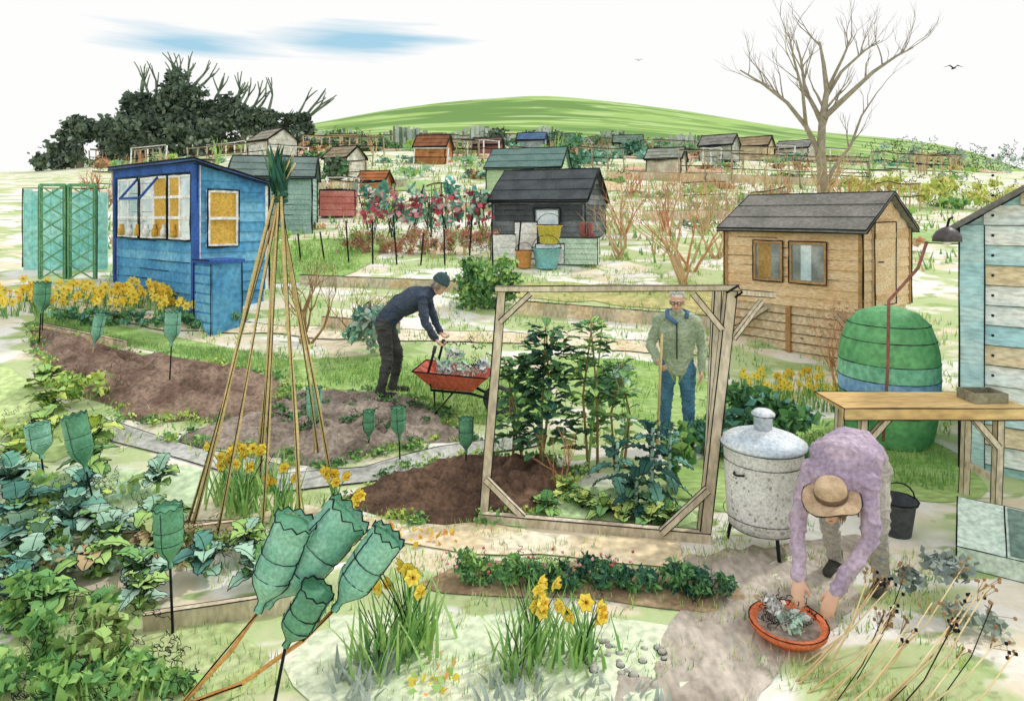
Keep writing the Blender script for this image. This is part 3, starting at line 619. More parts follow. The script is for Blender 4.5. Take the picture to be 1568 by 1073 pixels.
# ------------------------------------------------------------------ wigwam
BAM=mat('bamboo','#d9bb7e','#c2ae72',scale=8);m_=MB();ax,ay,az=-2.13,6.0,2.85
for (fx,fy,lean) in ((-2.72,5.45,.2),(-2.62,5.3,-.1),(-2.35,5.15,.12),(-1.72,5.3,-.18),(-2.0,5.2,.05),(-1.95,6.6,-.1),(-2.6,6.7,.1),(-1.75,6.3,-.2),(-2.3,5.9,.1)):
    f=V((fx,fy,zt(fx,fy)-.05));a=V((ax+random.uniform(-.03,.03),ay+random.uniform(-.03,.03),az));d=(a-f)
    e=a+d.normalized()*random.uniform(.2,.42)+V((-lean*.8,0,0))
    r=random.choice([.012,.016,.018]);m_.tube([f,f.lerp(a,.3)+V((.02,0,0)),f.lerp(a,.7)-V((.01,0,0)),a,e],[r,r,r*.9,r*.8,r*.5],BAM,6)
    m_.tube([f+V((r,-r,0)),f.lerp(a,.5)+V((r,-r,0)),a+V((r,-r*.5,0)),e],[.005,.004,.004,.003],INK,3)
for i in range(7): m_.loop([(ax+.065*math.cos(t),ay+.065*math.sin(t),az-.12+i*.03+.01*math.sin(t*2)) for t in np.linspace(0,6.28,12)],.012,GR_D if i%2 else GR_K)
for i in range(60): blade(m_,(ax+random.uniform(-.06,.06),ay-.05+random.uniform(-.05,.05),az+random.uniform(-.08,.1)),random.uniform(.15,.36),.07,random.random()*6.28,.055,random.choice([GR_D,GR_K,GR_K]),.25)
m_.obj('bean_pole_wigwam')
# ------------------------------------------------------------------ bottle scarers
BG=mat('bottle_green','#80bca2','#66a88e',scale=6,rough=.4,spec=.45,bump=0);BG2=mat('bottle_green_dark','#559670','#458260',scale=6,rough=.4,spec=.45,bump=0)
def bottle(mb,p,d,L,R,m,ink=.004):
    d=V(d).normalized();q=d.to_track_quat('Z','X').to_matrix().to_4x4();M=Matrix.Translation(p)@q
    pr=[(.2,0),(.22,.05),(.17,.07),(.2,.12),(.45,.2),(.8,.3),(.97,.38),(1,.42),(.94,.45),(1,.48),(1,.6),(.94,.63),(1,.66),(1,.8),(.95,.83),(1,.86),(1,.95)]
    n=20;vs=[]
    for (r,z) in pr:
        for k_ in range(n):
            t=6.283*k_/n;dent=1-.14*max(0,noise.noise(V((t*2,z*5,p[0]*7))));vs.append(M@V((r*R*dent*math.cos(t),r*R*dent*math.sin(t),z*L)))
    mb.add(vs,[(i*n+k_,i*n+(k_+1)%n,(i+1)*n+(k_+1)%n,(i+1)*n+k_) for i in range(len(pr)-1) for k_ in range(n)],m,True)
    # ragged cut end
    vs=[]
    for ring in range(2):
        for k_ in range(n):
            t=6.283*k_/n;vs.append(M@V((R*(1+.02*ring)*math.cos(t),R*(1+.02*ring)*math.sin(t),(.95+(.02+.045*(k_%2)) *ring)*L)))
    mb.add(vs,[(k_,(k_+1)%n,n+(k_+1)%n,n+k_) for k_ in range(n)],m,True);mb.loop(vs[n:],ink*.8)
    mb.lathe([(R*.98,.93*L),(.001,.9*L)],M,BG2,20,cap=False)
    for z in (.42,.63):
        mb.loop([M@V((R*1.0*math.cos(t),R*1.0*math.sin(t),z*L)) for t in np.linspace(0,6.28,14)[:-1]],ink*.45)
    for s_ in range(3):
        a=s_*2.1+.5;mb.tube([M@V((R*r*1.01*math.cos(a),R*r*1.01*math.sin(a),z*L)) for r,z in pr],ink*.6,INK,3)
    return M
def scarer(x,y,hz,L=.26,R=.055,lean=(0,0),m=None,ink=.004):
    m_=MB();z=zt(x,y);n_=V((x+lean[0],y+lean[1],z+hz));f=V((x,y,z-.08))
    m_.tube([f,n_,n_+(n_-f).normalized()*L*.4],[.009,.008,.007],INK if random.random()<.6 else BAM,5);bottle(m_,n_,n_-f,L,R,m or random.choice([BG,BG2]),ink);m_.obj('bottle_bird_scarer')
def P2(px,y,): return (px-784)/1000*y
for (x,y,hz,L,R,ln) in ((-6.45,8.9,.45,.42,.1,(.03,0)),(-6.7,9.3,.3,.3,.08,(.02,0)),(-5.5,8.5,.2,.42,.07,(.06,0)),(-4.15,7.9,.5,.42,.09,(.03,0)),(-2.0,6.6,.3,.4,.08,(.0,0)),(-1.48,6.75,.12,.3,.06,(0,0)),
        (-1.13,6.6,.2,.34,.075,(-.01,0)),(-.45,6.4,.2,.34,.075,(0,0)),(-3.55,5.6,.35,.5,.1,(-.1,0)),(-4.2,5.9,.3,.32,.1,(-.05,0)),(-2.1,4.05,.42,.38,.085,(-.02,0))):
    scarer(x,y,hz,L,R,ln)
CAN=mat('cane_orange','#dba55c','#c88e4c',scale=6);m_=MB();F0=V((-1.76,3.38,.02))
k1=V((-1.5,3.48,.28));k2=V((-1.36,3.5,.48));m_.tube([F0,k1,k2],[.014,.013,.011],CAN,6);m_.edge(F0+V((0,-.014,0)),k2+V((0,-.014,0)),.004)
bottle(m_,k2,V((.17,.02,.42)),.52,.115,BG,.006);bottle(m_,k2+V((.02,.05,0)),V((.38,.1,.4)),.64,.14,BG,.006);m_.obj('bottle_bird_scarer')
m_=MB();k3=V((-.95,3.48,.5));m_.tube([F0+V((.02,.02,.02)),V((-1.4,3.4,.17)),V((-1.1,3.45,.36)),k3],[.012,.012,.011,.01],CAN,6);m_.edge(F0+V((0,0,.02)),V((-1.4,3.385,.17)),.004);m_.edge(V((-1.1,3.435,.36)),k3+V((0,-.01,0)),.004)
bottle(m_,k3,V((.3,.05,.4)),.48,.1,BG,.006);m_.obj('bottle_bird_scarer')
m_=MB();k4=V((-1.18,3.4,.36));m_.tube([V((-1.25,3.38,-.02)),k4],[.01,.009],INK,5);bottle(m_,k4,V((.2,0,.35)),.34,.09,BG2,.006);m_.obj('bottle_bird_scarer')
# ------------------------------------------------------------------ trellis, mid-ground props
TQ=mat('turquoise_paint','#80d0c8','#a0ddd4',scale=1.2);LT=mat('lattice_green','#6aa474','#589466')
m_=MB();y=12.6;x0=P2(35,y);x1=P2(165,y)
for i in range(9):
    a=x0+(x1-x0)*i/9;m_.box(a+.01,a+(x1-x0)/9-.01,y,y+.03,1.55,3.1-.03*(i%3),TQ)
m_.edge((x0,y-.01,3.12),(x1,y-.01,3.12),.012);m_.edge((x0,y-.01,1.6),(x0,y-.01,3.12),.012);m_.obj('turquoise_fence')
for (pa,pb) in ((62,100),(106,146)):
    m_=MB();y=11.8;xa=P2(pa,y);xb=P2(pb,y);za,zb=1.45,3.15;w_=xb-xa
    for x in (xa,xb): m_.beam((x,y,za),(x,y,zb),.05,.05,LT,.005)
    m_.beam((xa,y,zb),(xb,y,zb),.06,.05,LT)
    k_=6
    for i in range(k_):
        s_=(zb-za)/k_;m_.beam((xa,y-.02,za+i*s_),(xb,y-.02,za+(i+1)*s_),.025,.02,LT);m_.beam((xb,y-.045,za+i*s_),(xa,y-.045,za+(i+1)*s_),.025,.02,LT)
    m_.obj('lattice_trellis')
def flowers(name,pts,ms,leafms,r=.05,h=.25,petals=6,n=4):
    m_=MB()
    for (x,y) in pts:
        z=zt(x,y)
        for i in range(n): blade(m_,(x+random.uniform(-.05,.05),y,z),h*random.uniform(.6,1),.02,random.random()*6.28,.018,random.choice(leafms),.5)
        hz=z+h*random.uniform(.8,1.15);c=V((x+random.uniform(-.04,.04),y,hz));m_.tube([(x,y,z),c],.004,leafms[0],4)
        d=V((random.uniform(-.7,.7),-1,random.uniform(-.1,.5))).normalized();a=d.cross(V((0,0,1))).normalized();b_=d.cross(a);mm=random.choice(ms)
        for k_ in range(petals):
            t=k_*6.283/petals;u=a*math.cos(t)+b_*math.sin(t);s_=d.cross(u)
            m_.add([c,c+u*r*.6+s_*r*.3,c+u*r+d*r*.1,c+u*r*.6-s_*r*.3],[(0,1,2,3)],mm)
        q=d.to_track_quat('Z','X').to_matrix().to_4x4();m_.lathe([(r*.12,0),(r*.18,r*.3),(r*.22,r*.4)],Matrix.Translation(c)@q,TRM,7,cap=False)
    return m_.obj(name)
flowers('daffodil_bed',[(random.uniform(-8.2,-4.6),random.uniform(9.8,10.9)) for _ in range(170)],[YEL,YEL,YEL,TRM],[GR_M,GR_L],r=.08,h=.26)
for i in range(9):
    x=-6.6+i*.3;y=9.75;bush('border_plant',(x,y,zt(x,y)+.1),(.22,.18,.14),220,.08,[GR_D,GR_B,GR_M],sq=4,sl=.15,sw=.005)
RUST=mat('rust_leaf','#c88870','#b8765e');RUST2=mat('rust_leaf_b','#b0947a','#cc9c80')
for i in range(7):
    x=-3.5+i*.47;y=16.3;m_=MB();z=zt(x,y);leafcloud(m_,(x,y,z+.95),(.42,.3,.5),80,.16,[TEAL,GR_B,GR_P],asp=.8);leafcloud(m_,(x,y-.2,z+.75),(.42,.3,.5),44,.16,[RED,MAR,PINK,PINK,WHT] if i<5 else [MAR,RED,GR_P],asp=.8,clump=False)
    for k_ in range(6): m_.tube([(x+random.uniform(-.1,.1),y,z),(x+random.uniform(-.4,.4),y,z+random.uniform(.8,1.4))],.012,INK if k_%2 else GR_D,4)
    m_.obj('dahlia_plant')
for i in range(12):
    x=-3.6+i*.3;y=14.6;bush('rust_hedge',(x,y,zt(x,y)+.28),(.28,.25,.33),380,.1,[RUST,RUST2,RUST,GR_L],asp=.25,sq=3,sl=.25,sw=.008,up=1)
for i in range(10): x=-4.4+i*.5;y=13.6;m_=MB();m_.tube([(x,y,zt(x,y)),(x+random.uniform(-.1,.1),y,zt(x,y)+random.uniform(.6,1.1))],.018,INK,5);m_.obj('garden_stake')
def crate(name,x,y,w,d,h,m,rot=0,slats=4,z=None,ink=.01):
    m_=MB();z=zt(x,y) if z is None else z;m_.M=Matrix.Translation((x,y,z))@Matrix.Rotation(math.radians(rot),4,'Z')
    for i in range(slats):
        a=h*i/slats;b_=a+h/slats*.85
        m_.box(-w/2,w/2,-d/2,-d/2+.02,a,b_,m);m_.box(-w/2,w/2,d/2-.02,d/2,a,b_,m);m_.box(-w/2,-w/2+.02,-d/2+.02,d/2-.02,a,b_,m);m_.box(w/2-.02,w/2,-d/2+.02,d/2-.02,a,b_,m)
    m_.box(-w/2+.02,w/2-.02,-d/2+.02,d/2-.02,.01,h*.8,m)
    for sx_ in (-1,1):
        for sy in (-1,1): m_.edge((sx_*w/2,sy*d/2,0),(sx_*w/2,sy*d/2,h),ink)
    for sy in (-1,1): m_.edge((-w/2,sy*d/2,h),(w/2,sy*d/2,h),ink)
    return m_.obj(name)
crate('red_compost_box',-5.1,19.2,1.0,.8,.75,mat('red_box','#d8857a','#c86e66'),10,ink=.02)
crate('white_crate',-.15,14.2,.55,.4,.55,WHT,-10);crate('pale_green_pallet',1.3,14.0,1.1,.5,.55,mat('pallet_green','#c6dec8','#b2d0b8'),-12,5)
crate('pale_box',.3,14.4,.5,.4,.8,WHT,0,3)
def bucket(name,x,y,r,h,m,z=None,ink=.008):
    m_=MB();z=zt(x,y) if z is None else z;M=Matrix.Translation((x,y,z));m_.lathe([(r*.72,0),(r*.95,h*.9),(r*1.06,h*.93),(r*1.06,h),(r*.92,h),(r*.8,h*.5),(.001,h*.4)],M,m,16,cap=False)
    m_.loop([M@V((r*1.07*math.cos(t),r*1.07*math.sin(t),h)) for t in np.linspace(0,6.28,14)[:-1]],ink)
    m_.tube([M@V((r*math.cos(t),0,h+r*.9*math.sin(t))) for t in np.linspace(0,3.14,9)],ink*.8,INK,4);return m_.obj(name)
YB=mat('bucket_yellow','#f0d458','#e2c44c',rough=.5)
bucket('yellow_bucket',.8,13.9,.27,.4,YB,z=2.0);bucket('teal_tub',.72,13.6,.3,.42,mat('tub_teal','#84c4cc','#6cb0b8',rough=.5));bucket('orange_bucket',.25,13.6,.18,.36,mat('tub_orange','#dd9a58','#cf8a4c',rough=.5))
crate('storage_crate',.8,14.0,.6,.45,.42,WHT,0,3)
m_=MB()
for q in (0,.16): m_.tube([(1.5+q,13.95,2.45),(1.5+q,13.95,2.19),(1.6+q,13.9,2.17)],[.07,.065,.05],mat('boot_brown','#8c5048','#7a4038'),8)
m_.obj('garden_boots')
shrub('bare_shrub',3.35,12.6,2.2,.03,TWIG,6,4,.55,.7);shrub('bare_shrub',2.9,17,1.8,.03,TWIGO,6,3,.5,.6);shrub('bare_shrub',4.1,17.5,1.9,.03,TWIGO,6,3,.5,.6);shrub('bare_shrub',5.2,17.6,2.0,.03,TWIG,6,3,.5,.6)
shrub('bare_shrub',3.7,13.6,2.2,.035,TWIGO,4,4,.6,.8);shrub('bare_shrub',4.6,14.6,1.8,.03,TWIG,6,3,.6,.8);shrub('bare_shrub',2.4,14.4,1.5,.03,TWIG,6,3,.6,.8)
shrub('bare_shrub',-2.95,9.35,1.35,.024,TWIGB,7,3,.5,.7);shrub('bare_shrub',-2.3,9.6,1.0,.02,TWIGB,6,3,.5,.7);shrub('bare_shrub',10.2,21.5,2.2,.05,TWIG,6,3,.6,.7);shrub('bare_shrub',8.6,22,2.0,.04,TWIG,6,3,.6,.7)
for i in range(44):
    y=random.uniform(19,50);t=random.uniform(-.66,.7)
    if abs(t+.0)<.14 and y<30: continue
    shrub('bare_shrub',t*y,y,random.uniform(1.0,1.9),.03+.0007*y,random.choice([TWIG,TWIG,TWIGO,TWIGB,GR_G,GR_L]),4,2,.5,.8)
FP=mat('fence_post_tan','#b5a684','#8c8470');
def frame3(name,x,y,w,h,m=FP,r=.03,n=3,rot=0):
    m_=MB();c=math.cos(rot);s_=math.sin(rot);P=[]
    for i in range(n):
        u=w*i/(n-1);X,Y=x+u*c,y+u*s_;z=zt(X,Y);m_.tube([(X,Y,z-.1),(X+random.uniform(-.08,.08),Y,z+h)],r,m,5);P.append((X,Y,z+h+random.uniform(-.06,.06)))
    m_.tube(P,r*.9,m,5);m_.tube([(a,b_-.02,q-h*.45) for a,b_,q in P],r*.6,INK,4);m_.tube([(a,b_-r,q+r) for a,b_,q in P],r*.5,INK,4)
    m_.obj(name)
for i in range(62):
    y=random.uniform(19,62);t=random.uniform(-.66,.64)
    if abs(t-.02)<.12 and y<27: continue
    frame3(random.choice(['wooden_fence','bean_pole_frame']),t*y,y,random.uniform(.04,.12)*y*.7,.6+.012*y,random.choice([FP,TWIG,WHT,FP]),.010+.0008*y,random.randint(2,5),random.uniform(-.5,.5))
for (px,y,w_,h) in ((225,18,1.6,1.5),(262,19,1.3,1.6),(360,17.5,1.2,1.5),(1040,27,2.2,1.4),(1120,26,5.5,1.3),(1210,25,3,1.2)):
    frame3('bean_pole_frame',P2(px,y),y,w_,h,FP,.03,3)
for i in range(130):
    y=random.uniform(15,66);t=random.uniform(-.7,.72)
    if abs(t-.03)<.13 and y<26: continue
    x=t*y;r=.2+.013*y;bush('vegetable_patch',(x,y,zt(x,y)+r*.3),(r*1.7,r,r*.5),90,.07+.006*y,random.choice([[GR_L,GR_M],[GR_D,GR_M],[GR_Y,GR_L],[TWIG,TWIGO],[GR_B,GR_P],[TWIG,TWIGB],[GR_P,GR_L],[GR_L,TREEG]]),asp=.7,sq=2,sl=.35+.012*y,sw=.004+.0005*y)
BEDC=[mat('far_bed_olive','#b9bc84','#a8b070'),mat('far_bed_tan','#dcc49a','#cdb284'),mat('far_bed_green','#a4c47c','#8fb468'),mat('far_bed_pink','#dcb09c','#cc9c86')]
for i in range(46):
    y=random.uniform(17,74);t=random.uniform(-.72,.7);x=t*y;w_=random.uniform(.04,.09)*y;h=random.uniform(.02,.045)*y
    if abs(t-.03)<.1 and y<24: continue
    patch('allotment_bed',[(x-w_,y-h),(x+w_*.9,y-h*1.1),(x+w_,y+h),(x-w_*.8,y+h*.9)],random.choice(BEDC),off=.03+.002*y,n=4,rag=.1)
for (xa,ya,xb,yb,h) in ((-7,13.2,-5.9,12.4,.2),(-3.9,12,-.6,12.0,.2),(-2.9,9.95,-1.7,9.9,.2),(.1,11,3.4,10.9,.25),(-6.8,9.45,-5.3,8.95,.12),(-2.6,20,1.5,20,.3),(3.8,19,9,19.5,.3),(4,28,15,27,.35),(-10,24,-4,25,.35)):
    m_=MB();k_=8
    for i in range(k_):
        a=V((xa+(xb-xa)*i/k_,ya+(yb-ya)*i/k_,0));b_=V((xa+(xb-xa)*(i+1)/k_,ya+(yb-ya)*(i+1)/k_,0));a.z=zt(a.x,a.y)+h/2-.03;b_.z=zt(b_.x,b_.y)+h/2-.03;m_.beam(a,b_,.05,h,FRM if i%2 else WOODP,.006)
    m_.obj('terrace_board')
bush('laurel_bush',(-.45,11.2,zt(-.45,11.2)+.42),(.5,.38,.48),1600,.12,[GR_M,GR_L,GR_D],sq=8,sl=.25,sw=.006,trunk=.02)
bush('grey_shrub',(-2.05,9.1,zt(-2,9.1)+.33),(.34,.28,.36),800,.11,[GR_B,GR_G,GR_P],asp=.7)
for (x,y,r,h) in ((2.55,7.3,.45,.55),(2.95,7.1,.4,.45),(2.3,7.0,.35,.4)): bush('kale_clump',(x,y,zt(x,y)+h*.6),(r,r*.7,h*.6),900,.12,[GR_D,GR_M,GR_B],asp=.6,sq=8,sl=.2,sw=.004)
flowers('wallflower_row',[(random.uniform(3.0,4.5),random.uniform(8.2,8.8)) for _ in range(70)],[YEL,YEL,TRM],[GR_M,GR_Y],r=.05,h=.3)
shrub('rusty_seedhead_shrub',4.35,8.6,1.4,.014,TWIGO,9,3,.4,.5)
m_=MB();leafcloud(m_,(4.4,8.6,1.0),(.6,.3,.6),140,.05,[RUST,TWIGB],clump=False);m_.obj('seedheads')
# ------------------------------------------------------------------ plants inside frame
def tallplant(x,y,h,w,ms,n,sz,name):
    m_=MB();z=zt(x,y);
    for s_ in range(3): m_.tube([(x+random.uniform(-.08,.08),y,z),(x+random.uniform(-.1,.1),y,z+h*.5),(x+random.uniform(-.15,.15),y,z+h)],[.016,.012,.006],TWIGB if s_ else GR_L,6)
    for i in range(n):
        t=random.random()**.8;hz=z+h*(.15+.85*t);a=random.random()*6.283;rr=w*(1-.45*t)*random.uniform(.1,1)
        bigleaf(m_,(x+rr*math.cos(a)*.8,y+rr*math.sin(a)*.6,hz),(math.cos(a),math.sin(a),random.uniform(-.1,.9)),sz*random.uniform(.6,1.2),sz*random.uniform(.4,.65),random.choice(ms),.0022 if random.random()<.4 else 0,.3,.15,3,5)
    m_.obj(name)
tallplant(.33,6.45,1.45,.36,[GR_D,GR_M,GR_D,GR_K],300,.16,'brussels_sprout_plant')
tallplant(.05,6.6,1.1,.28,[GR_D,GR_M],150,.16,'brussels_sprout_plant')
tallplant(.78,6.5,1.5,.28,[GR_M,GR_D,GR_L],190,.15,'tall_bean_plant')
tallplant(1.1,6.6,1.1,.2,[GR_M,GR_P,GR_L],80,.14,'tall_bean_plant')
def kale(x,y,h,n,L,W,ms,name='kale_plant'):
    m_=MB();z=zt(x,y);m_.tube([(x,y,z-.03),(x+.02,y,z+h)],[.022,.015],GR_P,7)
    for i in range(n):
        t=i/n;a=i*2.4;e=-.1+1.2*t;bigleaf(m_,(x,y,z+h*(.25+.75*t)),(math.cos(a)*math.cos(e),math.sin(a)*math.cos(e),math.sin(e)),L*random.uniform(.8,1.1),W,random.choice(ms),.003,.55,.28,5,14)
    m_.obj(name)
kale(1.22,5.75,.75,16,.3,.11,[GR_K,GR_K,GR_B]);kale(1.42,5.95,.65,12,.24,.1,[GR_K,GR_B]);kale(1.05,5.6,.35,12,.26,.1,[GR_K,GR_D]);kale(.95,6.0,.5,10,.28,.11,[GR_B,GR_K])
for (x,y) in ((.62,5.75),(.8,5.65),(.5,6.0),(.95,5.5),(1.3,5.5),(.3,5.7),(1.15,5.45)): wavyplant('spinach_plant',x,y,12,.24,.12,[GR_L,GR_M,GR_Y],ink=.0025)
bush('cage_foliage',(1.1,6.9,zt(1.1,6.9)+.5),(.32,.2,.45),300,.12,[GR_P,GR_L,GR_M],asp=.7);bush('cage_foliage',(1.55,6.2,.3),(.14,.2,.3),260,.12,[GR_L,GR_M],asp=.7)
shrub('rusty_stems',.45,6.1,.8,.009,TWIGO,5,2,.4,.4)
# ------------------------------------------------------------------ foreground planting
BRZ=mat('leaf_bronze','#b09a6c','#9a8458');OLV=mat('leaf_olive','#94a260','#808e52')
for (x,y,L,W,ms) in ((-4.1,5.4,.36,.2,[GR_L,GR_B]),(-3.75,5.0,.36,.2,[GR_B,GR_P]),(-3.3,5.2,.34,.18,[GR_P,GR_M]),(-3.4,4.6,.34,.18,[GR_P,GR_B]),(-2.9,5.3,.34,.16,[GR_L,GR_P]),(-3.0,4.7,.3,.16,[BRZ,GR_L]),(-2.7,4.9,.3,.16,[BRZ,OLV]),
    (-2.6,4.55,.26,.15,[GR_P,GR_M]),(-2.2,4.7,.3,.16,[GR_P,GR_B]),(-1.8,4.6,.28,.15,[GR_P,GR_M]),(-4.7,6.2,.36,.18,[GR_Y,GR_L]),(-4.3,6.7,.34,.18,[GR_Y,GR_L]),(-5.1,7.2,.34,.18,[GR_Y,GR_L]),(-4.0,6.2,.3,.15,[GR_L,GR_M]),
    (-3.2,5.9,.3,.16,[GR_L,GR_P]),(-3.75,5.7,.3,.17,[GR_P,GR_B]),(-3.0,4.2,.3,.17,[GR_M,GR_L]),(-4.5,5.9,.36,.2,[GR_B,GR_P]),(-3.6,5.35,.34,.18,[GR_P,GR_B]),(-3.1,5.0,.3,.16,[GR_P,GR_L]),
    (-3.55,4.9,.3,.16,[GR_L,GR_P]),(-3.3,4.35,.32,.17,[GR_B,GR_P]),(-5.5,7.7,.36,.18,[GR_Y,GR_L]),(-4.9,6.8,.34,.18,[GR_Y,GR_L]),(-2.0,4.95,.26,.14,[GR_P,GR_L]),(-2.45,4.3,.26,.14,[GR_P,GR_L])):
    wavyplant('cabbage_plant',x,y,14,L,W,ms,ink=.0032,stem=.12)
for (x,y,rx,rz,n,ms) in ((-3.0,4.05,.3,.2,300,[GR_M,GR_L]),(-2.6,3.9,.28,.18,340,[GR_M,GR_L]),(-2.25,3.8,.26,.2,360,[OLV,GR_L]),(-1.95,3.55,.25,.12,240,[GR_L,GR_M]),(-2.3,3.45,.3,.12,260,[GR_L,GR_M]),(-2.65,3.55,.25,.14,240,[GR_M,GR_L]),(-5.2,6.7,.3,.2,400,[GR_Y,GR_L]),(-4.9,7.6,.35,.22,400,[GR_Y,GR_L]),
    (-3.5,5.0,.4,.15,300,[GR_P,GR_L]),(-4.2,5.6,.4,.15,300,[GR_L,GR_P]),(-3.1,4.6,.4,.15,300,[GR_L,GR_P,BRZ]),(-3.6,5.6,.4,.15,300,[GR_P,GR_Y]),(-2.5,5.0,.35,.12,240,[GR_L,BRZ])):
    bush('leafy_vegetable',(x,y,zt(x,y)+rz*.7),(rx,rx*.7,rz),n,.085,ms,asp=.65,sq=16,sl=.2,sw=.003,zmin=zt(x,y))
def tuft(name,x,y,n,h,w,ms,fl=0,spread=.1):
    m_=MB();z=zt(x,y)
    for i in range(n):
        a=random.random()*6.283;blade(m_,(x+random.gauss(0,spread*.4),y+random.gauss(0,spread*.3),z-.01),h*random.uniform(.55,1.1),h*random.uniform(.05,.4),a,w,random.choice(ms),random.uniform(.1,.6),6)
    for i in range(n//8):
        a=random.random()*6.283;q=V((x,y,z));m_.tube([q,q+V((math.cos(a)*h*.1,0,h*.5)),q+V((math.cos(a)*h*.35,math.sin(a)*h*.2,h*.95))],.003,INK,3)
    for i in range(fl):
        a=random.random()*6.283;rr=random.uniform(.05,.3)*h*1.4;hz=h*random.uniform(.75,1.15);c=V((x+math.cos(a)*rr,y+math.sin(a)*rr*.6-.02,z+hz))
        m_.tube([(x,y,z),(x+math.cos(a)*rr*.4,y,z+hz*.6),c],.005,GR_M,5);d=V((math.cos(a)*.9,-.7,random.uniform(-.4,.4))).normalized();A=d.cross(V((0,0,1))).normalized();B=d.cross(A);r=.055
        for k_ in range(6):
            t=k_*1.047;u=A*math.cos(t)+B*math.sin(t);s_=d.cross(u);pts=[c,c+u*r*.6+s_*r*.4,c+u*r+d*r*.2,c+u*r*.6-s_*r*.4];m_.add(pts,[(0,1,2,3)],YEL);m_.loop(pts,.0014)
        q=d.to_track_quat('Z','X').to_matrix().to_4x4();m_.lathe([(r*.16,0),(r*.2,r*.5),(r*.32,r*.65)],Matrix.Translation(c)@q,TRM,9,cap=False)
    m_.obj(name)
GS=[GR_L,GR_M,GR_L,mat('leaf_fresh','#9aca70','#86bc62')]
tuft('daffodil_clump',-2.3,5.6,60,.5,.022,GS,9,.2);tuft('daffodil_clump',-1.95,5.5,45,.45,.02,GS,5,.2);tuft('daffodil_clump',-1.55,5.7,14,.3,.02,GS,6,.2);tuft('daffodil_clump',-2.5,5.75,40,.5,.022,GS,8,.2);tuft('daffodil_clump',-1.35,5.5,8,.22,.02,GS,6,.3)
tuft('daffodil_clump',-.62,3.9,90,.48,.022,GS,7,.22);tuft('daffodil_clump',-.75,3.75,50,.4,.02,GS,0,.2);tuft('daffodil_clump',.12,3.85,70,.42,.02,GS,7,.22);tuft('daffodil_clump',.42,3.8,50,.34,.02,GS,6,.2);tuft('daffodil_clump',.05,3.7,40,.34,.02,GS,0,.2)
tuft('grass_tuft',-2.05,3.5,60,.22,.018,GS,0,.3);tuft('grass_tuft',-2.35,3.6,50,.2,.018,GS,0,.3);tuft('grass_tuft',-2.3,6.0,40,.35,.02,GS,0,.25)
def strokes(name,x,y,rx,ry,n,h,ms,w=.03):
    m_=MB()
    for i in range(n):
        X,Y=x+random.uniform(-rx,rx),y+random.uniform(-ry,ry);blade(m_,(X,Y,zt(X,Y)),h*random.uniform(.5,1),h*.4,random.uniform(-.6,3.6),w,random.choice(ms),.5)
    m_.obj(name)
strokes('silver_foliage',-.85,3.6,.15,.2,50,.16,[GR_G,TREEG]);strokes('silver_foliage',0,3.5,.2,.15,35,.14,[GR_G,TREEG]);strokes('silver_foliage',.6,3.5,.3,.1,30,.1,[GR_G,TREEG])
m_=MB();leafcloud(m_,(-.45,3.65,.06),(.16,.25,.06),34,.05,[ORG,YEL,GR_L],clump=False,asp=.8);leafcloud(m_,(-.9,5.2,.05),(.5,.25,.05),60,.06,[YEL,ORG,TRM],clump=False,asp=.8);m_.obj('orange_foliage')
for i in range(11):
    x=-.3+i*.17+random.uniform(-.03,.03);y=4.66-.02*i;bush('heather_mound',(x,y,.08),(.15,.15,.11),520,.05,[GR_D,GR_M,GR_D,GR_K] if i>3 else [GR_M,GR_D,GR_L],asp=.4,sq=3,sl=.12,sw=.003,zmin=0)
patch('soil_bed',[(-.4,4.5),(.6,4.4),(1.5,4.25),(1.6,4.55),(.7,4.85),(-.4,4.85)],mat('soil_warm','#a8906e','#8a7256',scale=3),off=.02,rag=.2)
m_=MB();
for i in range(34):
    x=random.uniform(-.5,.9);y=random.uniform(4.5,4.75);m_.ell((x,y,random.uniform(.12,.2)),((.012,0,0),(0,.012,0),(0,0,.012)),PINK if i%3 else RED,6)
m_.obj('heather_flowers')
m_=MB();ST=mat('stone_grey','#9a978e','#b5b2a9')
for i in range(34):
    x=random.uniform(.35,.9);y=random.uniform(3.65,4.0);r=random.uniform(.015,.03);m_.ell((x,y,r*.6),((r,0,0),(0,r*.8,0),(0,0,r*.7)),ST,8);m_.loop([(x+r*math.cos(t),y+r*math.sin(t),r*.6) for t in np.linspace(0,6.28,9)[:-1]],.003)
m_.obj('pebbles')
m_=MB();m_.beam((-2.3,4.08,.05),(-1.45,4.3,.06),.05,.13,FRM,.004);m_.obj('edging_board')
m_=MB();m_.beam((-3.4,5.05,.05),(-2.2,5.35,.05),.05,.12,WOODP,.004);m_.obj('edging_board')
m_=MB();m2=MB();STR=mat('straw','#e8d4a2','#d8be86')
for i in range(24):
    x=random.uniform(1.55,2.3);y=random.uniform(3.25,3.8);h=random.uniform(.2,.5);l=random.uniform(.35,.75);e=V((x+l,y+.3,h));ik=i%4==0
    m_.tube([(x,y,0),(x+l*.5,y+.12,h*.45),e],[.007,.005,.0035] if not ik else .003,INK if ik else STR,4)
    for k_ in range(4):
        q=e+V((random.gauss(0,.03),random.gauss(0,.03),random.gauss(0,.03)));m_.tube([e-V((l,.3,h))*.12,q],.002,TWIGB,3);m_.ell(q,((.011,0,0),(0,.011,0),(0,0,.012)),TWIGB if i%3 else INK,6)
m_.obj('seedhead_stems')
leafcloud(m2,(2.75,4.35,.2),(.28,.25,.16),240,.07,[mat('leaf_slate','#7c8a8a','#6a7a7a'),GR_G],asp=.7);leafcloud(m2,(2.9,4.1,.12),(.2,.2,.12),120,.06,[GR_G],asp=.7);m2.obj('grey_leaf_plant')
